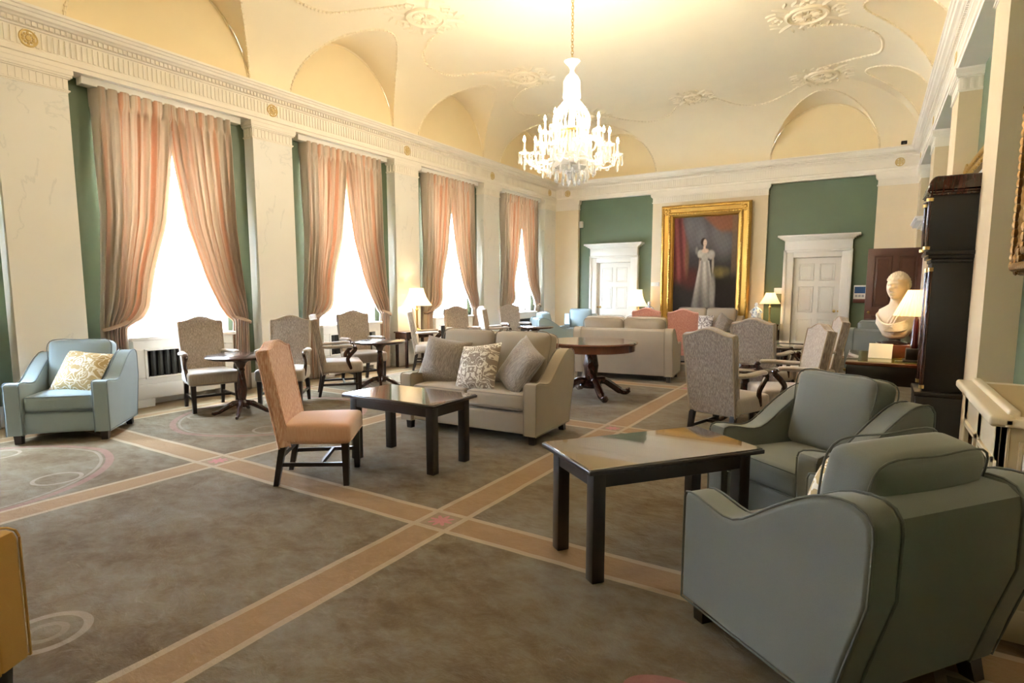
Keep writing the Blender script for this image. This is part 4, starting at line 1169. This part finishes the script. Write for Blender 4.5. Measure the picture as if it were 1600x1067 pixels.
# marble bust : sculpted head on draped shoulders
def bust():
    t = thing('marble_bust', 'cream marble bust of a draped person on the desk', 'bust', (.22, 7.05, .892), -.55)
    bm = NB(); n1, n2 = 72, 56
    def g(a, s): return math.exp(-(a / s) ** 2)
    vs = []
    for j in range(n2 + 1):
        ph = PI * j / n2; row = []
        for i in range(n1):
            th = 2*PI*i/n1; d = Vector((math.sin(ph)*math.sin(th), -math.sin(ph)*math.cos(th), math.cos(ph)))
            x, y, z = d.x*.094, d.y*.116, d.z*.142
            fr = max(0, -d.y)
            lat = d.x; up = d.z
            if up < -.1: k = 1 - .10 * min(1, (-up - .1) / .9); x *= k
            if fr > .2:
                y += -.042 * g(lat, .15) * g(up + .17, .15)          # nose
                y += -.018 * g(lat, .5) * g(up - .19, .10)                # brow
                y += .026 * (g(lat - .34, .15) + g(lat + .34, .15)) * g(up - .05, .11)   # eye sockets
                y += -.010 * (g(lat - .34, .09) + g(lat + .34, .09)) * g(up - .03, .06)  # lids
                y += -.018 * g(lat, .24) * g(up + .52, .06)               # lips
                y += .014 * g(lat, .26) * g(up + .43, .045)
                y += -.024 * g(lat, .34) * g(up + .80, .16)               # chin
                y += -.008 * (g(lat - .5, .18) + g(lat + .5, .18)) * g(up + .22, .18)    # cheeks
            hair = max(0, min(1, (up - .34 + .50 * max(0, d.y) + .25 * abs(lat)) * 4)) if fr < .98 else 0
            if up > .42 or d.y > .05:
                cur = .0045 * math.sin(15*th + 6*up) * math.sin(17*ph) + .013
                x += d.x * cur * hair; y += d.y * cur * hair; z += d.z * cur * hair
            row.append(bm.verts.new((x, y, z + .575)))
        vs.append(row)
    for A, B in zip(vs, vs[1:]):
        for i in range(n1):
            try: bm.faces.new((A[i], A[(i+1)%n1], B[(i+1)%n1], B[i]))
            except ValueError: pass
    for s in (-1, 1):   # ears
        ball(bm, (s*.088, .012, .575), .030, 8, 8, (.45, .8, 1.3))
    # neck and shoulders as lofted rings
    rings = []
    for (z, rx, ry, cy, wv) in ((.50, .066, .070, .012, 0), (.44, .066, .070, .015, 0), (.40, .078, .078, .018, .02), (.375, .115, .095, .02, .02), (.345, .165, .115, .015, .04), (.28, .195, .128, .01, .05), (.20, .180, .130, .005, .05), (.13, .140, .112, 0, .04), (.08, .11, .10, 0, .05), (.055, .07, .07, 0, 0)):
        rings.append([bm.verts.new((rx*(1 + wv*math.sin(7*a + z*40))*math.cos(a), cy + ry*(1 + wv*math.sin(7*a + z*40))*math.sin(a), z)) for a in [2*PI*i/48 for i in range(48)]])
    for A, B in zip(rings, rings[1:]):
        for i in range(48): bm.faces.new((A[i], A[(i+1)%48], B[(i+1)%48], B[i]))
    # toga folds crossing the chest
    for k in range(7):
        o = k * .030
        tube(bm, smooth_path([(-.150 + o*.15, .03, .335 - o*.4), (-.140 + o*.30, -.085, .285 - o*.55), (-.03, -.150 + o*.14, .200 - o*.35), (.11, -.118 + o*.05, .215 - o*.4), (.175 - o*.25, -.01, .300 - o*.7)], 6), .0135, 8)
    for k in range(3):
        tube(bm, smooth_path([(.135 - k*.03, .0, .355), (.105 - k*.03, -.085, .325), (.075 - k*.03, -.125, .25), (.05 - k*.03, -.145, .17)], 6), .0135, 8)
    obj('figure', bm, M['marble_bust'], t, 60)
    bm = NB(); lathe(bm, [(0, 0), (.11, 0), (.115, .012), (.10, .022), (.06, .032), (.055, .05), (.072, .062), (0, .07)], 32); obj('socle', bm, M['ebony'], t)
bust()

# longcase clock seen from its side
t = thing('longcase_clock', 'tall black longcase clock standing beside the desk', 'clock', (.58, 6.05, 0), -PI/2)   # front faces -x
def prism(bm, x, y, z0, z1, r=.006): return bbox(bm, -x, -y, z0, x, y, z1, r)
bm = NB(); bbox(bm, -.26, -.24, 0, .26, .20, .09, .008); bbox(bm, -.245, -.225, .09, .245, .19, .56, .008); bbox(bm, -.255, -.235, .56, .255, .195, .60, .008); obj('base', bm, M['clock_wood'], t)
bm = NB(); bbox(bm, -.20, -.18, .60, .20, .17, 1.66, .006); tr_ = obj('trunk', bm, M['clock_wood'], t)
bm = NB(); bbox(bm, -.13, -.192, .72, .13, -.178, 1.54, .005); obj('trunk_door', bm, M['mahog'], tr_)
bm = NB(); 
for e, z0, z1 in ((.01, 1.66, 1.69), (.03, 1.69, 1.72), (.05, 1.72, 1.75)): bbox(bm, -.20 - e, -.18 - e, z0, .20 + e, .17 + e*.4, z1, .005)
obj('throat_moulding', bm, M['clock_wood'], t)
bm = NB(); bbox(bm, -.225, -.215, 1.75, .225, .18, 2.19, .006); hd = obj('hood', bm, M['clock_wood'], t)
bm = NB(); tm = NB(); lathe(tm, [(0, 0), (.15, 0), (.15, .006), (0, .006)], 32); join(bm, tm, Matrix.Translation((0, -.217, 1.96)) @ Matrix.Rotation(PI/2, 4, 'X')); obj('dial', bm, M['brass'], hd)
bm = NB()
for e, z0, z1 in ((.015, 2.19, 2.21), (.03, 2.21, 2.225)): bbox(bm, -.225 - e, -.215 - e, z0, .225 + e, .18 + e*.3, z1, .004)
pr = [(-.25, 2.225), (.20, 2.225)] + [(.20 - .06*(1-math.cos(PI/2*k/6)), 2.225 + .115*math.sin(PI/2*k/6)) for k in range(7)] + [(-.19 - .06*math.sin(PI/2*k/6), 2.34 - .115*(1-math.cos(PI/2*k/6))) for k in range(7)]
slab(bm, pr, .51, .006, 1, -.255); obj('hood_top', bm, M['mahog'], hd)
for sx in (-.21, .21):
    bm = NB(); lathe(bm, [(0, 1.76), (.022, 1.76), (.024, 1.78), (.015, 1.80), (.017, 1.95), (.014, 2.14), (.024, 2.16), (.022, 2.19), (0, 2.19)], 12, sx, -.225)
    obj('hood_column', bm, M['gilt_plain'] if False else M['mahog'], hd)
    bm = NB()
    for z in (1.765, 2.15): lathe(bm, [(0, z), (.027, z), (.027, z + .025), (0, z + .025)], 12, sx, -.225)
    obj('column_cap', bm, M['brass'], hd)
    bm = NB(); lathe(bm, [(0, .62), (.018, .62), (.018, 1.62), (0, 1.62)], 10, sx*.9, -.185); obj('trunk_column', bm, M['mahog'], tr_)
    bm = NB(); 
    for z in (.62, 1.59): lathe(bm, [(0, z), (.022, z), (.022, z + .03), (0, z + .03)], 10, sx*.9, -.185)
    obj('column_cap', bm, M['brass'], tr_)

# cream radiator cover in the right foreground
t = thing('radiator_cover', 'cream radiator cover with a woven cane top against the right wall', 'radiator cover', (0, 0, 0))
bm = NB(); x0, x1, y0, y1 = .475, RR_ - .003, 2.99, 4.0
bbox(bm, x0, y0, .10, x0 + .03, y0 + .10, .90, .003, 1); bbox(bm, x0, y1 - .10, .10, x0 + .03, y1, .90, .003, 1); bbox(bm, x0, y0, .74, x0 + .03, y1, .90, .003, 1)
bbox(bm, x0, (y0+y1)/2 - .05, .10, x0 + .03, (y0+y1)/2 + .05, .90, .003, 1); bbox(bm, x0 - .01, y0 - .01, 0, x1, y1 + .01, .14, .006)
bbox(bm, x0, y0, .10, x1, y0 + .03, .90, .003, 1); bbox(bm, x0, y1 - .03, .10, x1, y1, .90, .003, 1); bbox(bm, x1 - .02, y0, .1, x1, y1, .9, .003, 1)
bbox(bm, x0 + .06, y0 - .008, .20, x0 + .075, y0 + .004, .84, .003, 1); bbox(bm, x0 + .02, y0 - .008, .10, x0 + .03, y0 + .004, .90, .003, 1)
obj('body', bm, M['cream_cover'], t)
bm = NB()
for a, b in ((y0 + .10, (y0+y1)/2 - .05), ((y0+y1)/2 + .05, y1 - .10)):
    for q in ((a, .14, a + .025, .74), (b - .025, .14, b, .74), (a, .715, b, .74), (a, .14, b, .165)): bbox(bm, x0 - .012, q[0], q[1], x0 + .012, q[2], q[3], .004, 1)
obj('opening_frame', bm, M['cream_cover'], t)
bm = NB(); box(bm, x0 + .05, y0 + .05, .1, x0 + .06, y1 - .05, .86); obj('grille', bm, M['panel_wood'], t, flat=True)
bm = NB(); bbox(bm, x0 - .045, y0 - .05, .90, x0 + .04, y1 + .05, .945, .014, 3); bbox(bm, x1 - .04, y0 - .05, .90, x1, y1 + .05, .945, .010); bbox(bm, x0, y0 - .05, .90, x1, y0 + .02, .94, .010); bbox(bm, x0, y1 - .02, .90, x1, y1 + .05, .94, .010)
bbox(bm, x0 + .02, y0 + .0, .93, x0 + .06, y1 - .0, .965, .012, 3); bbox(bm, x1 - .06, y0, .93, x1 - .02, y1, .962, .012, 3); obj('top_rim', bm, M['cream_cover'], t)
bm = NB(); box(bm, x0 + .05, y0 + .01, .915, x1 - .03, y1 - .01, .938); obj('cane_top', bm, M['cane'], t, flat=True)
t = thing('switch_plate', 'white switch plate on the side of the cream radiator cover', 'switch plate', (.585, 2.975, .72))
bm = NB(); bbox(bm, -.035, -.012, -.075, .035, .006, .075, .004); obj('plate', bm, M['plastic'], t)
bm = NB(); bbox(bm, .01, -.022, -.05, .06, -.008, .05, .004); obj('dial_box', bm, M['iron'], t)

# ================================================================== PAINTINGS
def carved_frame(t, w, h, fw, mats, depth=.10, orn=True, y=0):
    """frame in XZ, front towards -Y; bottom edge at z=0"""
    prof = [(0, 0), (0, -depth*.55), (.018, -depth*.8), (.05, -depth), (.07, -depth*.9), (.085, -depth*.72), (fw*.55, -depth*.60), (fw*.68, -depth*.75), (fw*.76, -depth*.55), (fw*.90, -depth*.42), (fw, -depth*.15), (fw, 0)]
    bm = NB(); rings = []
    for o, yy in prof: rings.append([bm.verts.new((sx*(w/2 - o), yy, h/2 + sz*(h/2 - o))) for sx, sz in ((-1,-1),(1,-1),(1,1),(-1,1))])
    for A, B in zip(rings, rings[1:]):
        for i in range(4): bm.faces.new((A[i], A[(i+1)%4], B[(i+1)%4], B[i]))
    f = obj('frame', bm, mats[0], t, flat=True)
    if orn:
        bm = NB(); rnd = random.Random(3)
        def run(o, yy, step, r, jit=0):
            for sx in (-1, 1):
                z = .06
                while z < h - .06:
                    ball(bm, (sx*(w/2 - o) + rnd.uniform(-jit, jit), yy, z), r, 6, 4, (1, .7, 1.2)); z += step
            for sz in (0, 1):
                x = -w/2 + .06
                while x < w/2 - .06:
                    ball(bm, (x, yy, o if not sz else h - o + rnd.uniform(-jit, jit)), r, 6, 4, (1.2, .7, 1)); x += step
        run(.052, -depth*.98, .050, .027, .006); run(fw*.68, -depth*.74, .058, .027, .008); run(.015, -depth*.7, .05, .012, 0)
        obj('carved_ornament', bm, mats[1], f)
        for sx in (-1, 1):
            for sz in (0, 1):
                bm = NB(); c = (sx*(w/2 - fw*.42), -depth*.86, fw*.42 if not sz else h - fw*.42)
                for k in range(8):
                    a = 2*PI*k/8; ball(bm, (c[0] + .06*math.cos(a), c[1], c[2] + .06*math.sin(a)), .034, 6, 4, (1, .5, 1))
                ball(bm, c, .045, 8, 6, (1, .6, 1)); obj('corner_ornament', bm, mats[1], f)
    return f
def painted(name, w, h, fn, nx, nz, parent, y, rough=.6):
    me = bpy.data.meshes.new(name); vs, fs = [], []
    for j in range(nz + 1):
        for i in range(nx + 1): vs.append((-w/2 + w*i/nx, y, h*j/nz))
    for j in range(nz):
        for i in range(nx): a = j*(nx+1) + i; fs.append((a, a+1, a+nx+2, a+nx+1))
    me.from_pydata(vs, [], fs); ca = me.color_attributes.new('pigment', 'FLOAT_COLOR', 'POINT')
    for k, v in enumerate(vs): ca.data[k].color = (*fn(v[0]/w + .5, v[2]/h), 1)
    n = NT(name + '_oil_paint'); at = n.new('ShaderNodeAttribute'); at.attribute_name = 'pigment'; n.link(at.outputs[0], n.b.inputs['Base Color']); n.set(Roughness=rough); n.b.inputs['Specular IOR Level'].default_value = .15
    me.materials.append(n.m); o = bpy.data.objects.new(name, me); COL.objects.link(o); o.parent = parent; return o
def sm(a, b, x):
    t = max(0, min(1, (x - a) / (b - a))); return t*t*(3 - 2*t)
def lerp(c, d, t): return tuple(a + (b - a)*t for a, b in zip(c, d))
def el(u, v, cu, cv, ru, rv, soft=.25):
    d = math.hypot((u - cu)/ru, (v - cv)/rv); return 1 - sm(1 - soft, 1 + soft, d)
def hn(u, v):
    return (math.sin(u*17.3 + v*9.1) + math.sin(u*7.7 - v*13.9 + 1.3) + math.sin(u*29 + v*23 + math.sin(v*11)*2))/3
def portrait(u, v):
    # u left-right, v bottom-top. height is 1.7 x width
    c = lerp((.020, .013, .010), (.060, .050, .046), sm(.30, .75, v))
    c = lerp(c, (.17, .155, .15), el(u, v, .38, .86, .34, .16, .8) * (.65 + .35*hn(u, v)))
    c = lerp(c, (.16, .15, .14), el(u, v, .80, .72, .16, .13, .8) * .7)
    c = lerp(c, (.20, .15, .045), el(u, v, .74, .44, .13, .05, .7) * (.7 + .3*hn(u*2, v*2)))
    # red curtain on the left
    e = .13 + .09*math.sin(max(0, .95 - v)*4.2) - .0
    cur = (1 - sm(e - .02, e + .05, u)) * sm(.28, .42, v)
    c = lerp(c, lerp((.10, .018, .014), (.24, .055, .045), .5 + .5*math.sin(u*55 + v*6)), cur*.9)
    c = lerp(c, (.085, .018, .012), el(u, v, .28, .38, .14, .10, .6)*.8)     # red chair
    c = lerp(c, (.15, .075, .03), el(u, v, .22, .58, .035, .18, .5)*.7)      # gilt post
    # drapery upper right
    e2 = .80 + (1 - v)*.0
    c = lerp(c, (.24, .085, .035), sm(.0, .06, (u - .64)*.55 - (.97 - v)*.9 + .10) * sm(.80, .88, v) * .85)
    c = lerp(c, (.18, .11, .06), (sm(.90, .93, u)) * sm(.35, .5, v) * .7)    # column
    # the skirt
    cx = .505; wsk = .075 + (.56 - v)*.26 if v < .56 else .06
    sk = (1 - sm(wsk*.85, wsk*1.05, abs(u - cx + (.56 - v)*.02))) * sm(.055, .09, v) * (1 - sm(.555, .575, v))
    fold = .75 + .25*math.sin((u - cx)/(wsk + .01)*7 + v*3)
    c = lerp(c, tuple(x*fold*(.45 + .75*sm(.10, .50, v)) for x in (.46, .41, .34)), sk*.95)
    c = lerp(c, (.30, .27, .22), el(u, v, .635, .25, .045, .17, .4)*.8)      # shawl
    # bodice, sleeves
    c = lerp(c, (.40, .35, .28), el(u, v, .505, .60, .058, .055, .2))
    c = lerp(c, (.48, .42, .34), el(u, v, .435, .625, .045, .040, .3)*.95); c = lerp(c, (.42, .36, .29), el(u, v, .605, .615, .055, .045, .3)*.95)
    c = lerp(c, (.34, .27, .20), el(u, v, .635, .52, .018, .09, .3)); c = lerp(c, (.42, .30, .21), el(u, v, .43, .52, .016, .07, .3)*.5)
    c = lerp(c, (.60, .42, .30), el(u, v, .51, .655, .055, .022, .3))        # shoulders
    c = lerp(c, (.60, .42, .30), el(u, v, .498, .69, .018, .035, .3))        # neck
    c = lerp(c, (.035, .018, .012), el(u, v, .485, .745, .048, .040, .25))   # hair
    c = lerp(c, (.62, .43, .31), el(u, v, .505, .735, .028, .036, .25))      # face
    c = lerp(c, (.16, .07, .05), el(u, v, .497, .742, .005, .003, .5)*.8); c = lerp(c, (.16, .07, .05), el(u, v, .517, .742, .005, .003, .5)*.8); c = lerp(c, (.42, .13, .10), el(u, v, .509, .718, .007, .003, .5)*.8)
    c = lerp(c, (.30, .27, .22), el(u, v, .375, .66, .02, .035, .5)*.5)      # veil
    k = 1 + .10*hn(u*6, v*9); return tuple(max(0, x*k) for x in c)
t = thing('portrait_painting', 'large gilt-framed oil portrait of a lady in white on the end wall', 'painting', (-3.445, YE - .05, .52), 0)
t.rotation_euler = (.03, 0, 0)
PW, PH, FW = 2.06, 2.92, .30
carved_frame(t, PW, PH, FW, (M['gilt_plain'], M['gilt']), .14)
pt_ = painted('canvas', PW - 2*FW + .02, PH - 2*FW + .02, portrait, 110, 150, t, -.02); pt_.location = (0, 0, FW - .01)
def sky_pic(u, v): 
    c = lerp((.30, .32, .30), (.55, .58, .60), sm(.2, .9, v)); return lerp(c, (.16, .16, .11), sm(.32, .22, v) if v < .32 else 0)
t = thing('framed_painting', 'gilt-framed pale landscape painting high on the right wall above the clock', 'painting', (RR_ - .02, 6.98, 1.72), -PI/2)
carved_frame(t, 1.86, 1.0, .13, (M['gilt_dark'], M['gilt']), .09)
o = painted('canvas', 1.62, .76, sky_pic, 20, 16, t, -.02); o.location = (0, 0, .12)
t = thing('framed_painting', 'dark painting in a carved bronzed gilt frame cut off by the right edge', 'painting', (RR_ - .02, 3.95, 1.53), -PI/2)
carved_frame(t, 1.66, 1.35, .22, (M['gilt_dark'], M['gilt_dark']), .12)
o = painted('canvas', 1.24, .93, lambda u, v: lerp((.03, .025, .02), (.12, .09, .06), el(u, v, .5, .6, .3, .4, .8)), 16, 16, t, -.02); o.location = (0, 0, .21)

# small fittings
t = thing('notice_holder', 'small blue and white notice holder on the green wall beside the right-hand white door', 'notice', (-.225, RE - .02, 1.18))
bm = NB(); bbox(bm, -.115, -.015, 0, .115, .015, .34, .004); obj('backing', bm, M['plastic'], t)
M['blue_print'] = paint('blue_print', (.02, .08, .22), .5); M['grey_print'] = paint('grey_print', (.40, .40, .42), .6); M['red_wood'] = paint('brown_holder', (.12, .03, .02), .5)
bm = NB(); box(bm, -.10, -.018, .17, .10, -.0145, .31); obj('blue_header', bm, M['blue_print'], t, flat=True)
bm = NB()
for k in range(3): box(bm, -.085 + k*.06, -.0185, .09, -.04 + k*.06, -.0145, .14)
obj('printed_lines', bm, M['grey_print'], t, flat=True)
bm = NB(); bbox(bm, -.12, -.035, -.03, .12, .01, .05, .004); obj('tray', bm, M['red_wood'], t)
def plate(name, label, cat, loc, w, h, d=.02):
    t = thing(name, label, cat, loc)
    bm = NB(); bbox(bm, -w/2, -d, -h/2, w/2, .004, h/2, .004); obj('plate', bm, M['plastic'], t)
    bm = NB(); bbox(bm, -w*.25, -d - .006, -h*.25, w*.25, -d + .002, h*.25, .003); obj('front_piece', bm, M['plastic'], t)
plate('motion_sensor', 'white motion sensor high on the green wall left of the left-hand white door', 'sensor', (-6.76, RE, 3.16), .10, .17, .06)
plate('picture_label', 'small cream label plate on the pilaster left of the portrait', 'label plate', (-4.66, YE, 1.56), .20, .10)
plate('switch_plate', 'cream switch plate on the green wall above the right-hand far lamp', 'switch plate', (-1.80, RE, 1.40), .22, .13)
t = thing('spotlight', 'small black spotlight on the cornice in the far right corner', 'spotlight', (.36, YE - .24, ZC + .01))
bm = NB(); bbox(bm, -.05, -.04, 0, .05, .04, .06, .01); obj('housing', bm, M['black'], t)
bm = NB(); lathe(bm, [(0, .0), (.02, .0), (.02, .02), (0, .02)], 10, 0, -.05); obj('lens', bm, M['iron'], t)

# ================================================================== CHANDELIER
t = thing('chandelier', 'lit crystal chandelier hanging on a chain from the ceiling', 'chandelier', (-3.37, 6.86, 0), 0)
ZT, ZB_ = 4.29, 2.80
bm = NB(); z = ZT + .02; k = 0
while z < ZF - .02:
    a = PI/2 * (k % 2); tube(bm, [Vector((.016*math.cos(q*PI/4)*math.cos(a), .016*math.cos(q*PI/4)*math.sin(a), z + .026*math.sin(q*PI/4))) for q in range(8)], .005, 5, True); z += .038; k += 1
obj('chain', bm, M['brass'], t)
bm = NB(); lathe(bm, [(0, ZF - .06), (.09, ZF - .05), (.11, ZF - .01), (.11, ZF), (0, ZF)], 24); obj('ceiling_rose', bm, M['brass'], t)
bm = NB(); lathe(bm, [(0, 4.18), (.025, 4.18), (.04, 4.22), (.085, 4.27), (.10, 4.285), (.03, 4.29), (0, 4.30)], 24, flute=.06, nf=12); obj('crown_dish', bm, M['crystal'], t)
bm = NB(); lathe(bm, [(0, 3.80), (.06, 3.80), (.105, 3.84), (.10, 3.95), (.10, 4.04), (.07, 4.10), (.03, 4.14), (.02, 4.18), (0, 4.18)], 24, flute=.08, nf=12); obj('upper_stem', bm, M['crystal'], t)
bm = NB(); lathe(bm, [(0, 2.98), (.05, 2.98), (.07, 3.1), (.03, 3.2), (.06, 3.4), (.03, 3.6), (.03, 3.80), (0, 3.80)], 20); obj('stem', bm, M['crystal'], t)
def drop(bm, x, y, z, l, r):
    lathe(bm, [(0, z), (r*.5, z - l*.12), (r*.35, z - l*.25), (r*.8, z - l*.6), (r, z - l*.78), (r*.6, z - l*.93), (0, z - l)], 6, x, y)
def curtain_of_beads(name, r0, z0, r1, z1, n, bow):
    bm = NB()
    for i in range(n):
        a = 2*PI*i/n
        for k in range(14):
            q = k/13; r = r0 + (r1 - r0)*q + bow*math.sin(PI*q); z = z0 + (z1 - z0)*q
            tm = NB(); bmesh.ops.create_icosphere(tm, subdivisions=1, radius=.013); join(bm, tm, Matrix.Translation((r*math.cos(a), r*math.sin(a), z)) @ Matrix.Diagonal((.8, .8, 1.5, 1)))
    return obj(name, bm, M['crystal'], t, flat=True)
curtain_of_beads('bead_curtain', .10, 3.79, .20, 3.42, 26, .075)['kind'] = 'stuff'
curtain_of_beads('bead_curtain', .19, 3.44, .26, 3.12, 32, .02)['kind'] = 'stuff'
bm = NB(); lathe(bm, [(.10, 3.42), (.21, 3.40), (.22, 3.43), (.12, 3.45)], 28, flute=.03, nf=14); obj('upper_ring', bm, M['brass'], t)
bm = NB(); lathe(bm, [(0, 3.05), (.14, 3.06), (.22, 3.10), (.23, 3.13), (.12, 3.11), (0, 3.10)], 28, flute=.03, nf=14); obj('receiver_bowl', bm, M['crystal'], t)
bm = NB(); lathe(bm, [(0, 2.83), (.03, 2.84), (.06, 2.90), (.035, 2.96), (.05, 2.99), (0, 3.0)], 18, flute=.06, nf=9); obj('finial', bm, M['crystal'], t)
def arm(ang, R, zc, zr):
    c, s = math.cos(ang), math.sin(ang)
    bm = NB(); tube(bm, smooth_path([(c*q, s*q, z) for q, z in ((.10, zr), (R*.35, zr + .05), (R*.62, zr - .10), (R*.88, zr - .08), (R, zc))], 6), .013, 8); a = obj('arm', bm, M['crystal'], t)
    x, y = c*R, s*R
    bm = NB(); lathe(bm, [(0, zc), (.03, zc), (.068, zc + .018), (.072, zc + .026), (.025, zc + .016), (.020, zc + .05), (.026, zc + .055), (0, zc + .055)], 16, x, y, .05, 8); obj('drip_pan', bm, M['crystal'], a)
    bm = NB(); lathe(bm, [(0, zc + .05), (.013, zc + .05), (.013, zc + .155), (0, zc + .155)], 10, x, y); obj('candle', bm, M['candle'], a)
    bm = NB(); lathe(bm, [(0, zc + .155), (.011, zc + .16), (.017, zc + .185), (.010, zc + .215), (0, zc + .235)], 10, x, y); obj('bulb', bm, M['bulb'], a)
    bm = NB()
    for k in range(7):
        b = 2*PI*k/7; px, py = x + .066*math.cos(b), y + .066*math.sin(b)
        ball(bm, (px, py, zc + .004), .010, 6, 4); drop(bm, px, py, zc - .008, .11, .016)
    ball(bm, (x, y, zc - .03), .016, 6, 4); drop(bm, x, y, zc - .05, .15, .020); obj('pendants', bm, M['crystal'], a, flat=True)
for k in range(12): arm(2*PI*k/12 + .1, .60 if k % 2 else .50, 3.14 if k % 2 else 3.20, 3.10)
for k in range(6): arm(2*PI*k/6 + .35, .34, 3.42, 3.30)
# tiers of hanging drops
for R, z, n, l in ((.30, 3.04, 16, .15), (.20, 2.98, 12, .16), (.11, 2.93, 8, .15)):
    bm = NB()
    for k in range(n):
        a = 2*PI*k/n; x, y = R*math.cos(a), R*math.sin(a)
        ball(bm, (x, y, z), .012, 6, 4); drop(bm, x, y, z - .014, l, .020)
    lathe(bm, [(R - .006, z + .004), (R + .006, z + .004), (R + .006, z + .012), (R - .006, z + .012)], 28)
    obj('drop_tier', bm, M['crystal'], t, flat=True)
bm = NB()
for k in range(12):     # swags of beads between the arms
    a0, a1 = 2*PI*k/12 + .1, 2*PI*(k+1)/12 + .1
    for q in range(9):
        u = q/8; a = a0 + (a1 - a0)*u; R = .52; z = 3.12 - .13*math.sin(PI*u)
        tm = NB(); bmesh.ops.create_icosphere(tm, subdivisions=1, radius=.013); join(bm, tm, Matrix.Translation((R*math.cos(a), R*math.sin(a), z)))
obj('bead_swags', bm, M['crystal'], t, flat=True)['kind'] = 'stuff'
l = bpy.data.lights.new('chandelier_light', 'POINT'); l.energy = 105; l.color = (1, .88, .71); l.shadow_soft_size = .30
o = bpy.data.objects.new('chandelier_light', l); COL.objects.link(o); o.parent = t; o.location = (0, 0, 3.62)

c2 = dup(t, (-3.37, -.55, 0), .4, 'added unseen crystal chandelier behind the viewpoint, warming the foreground')
for ch in c2.children:  # unseen copy, added with a weaker light to warm the foreground carpet
    if ch.type == 'LIGHT': ch.data = ch.data.copy(); ch.data.energy = 25
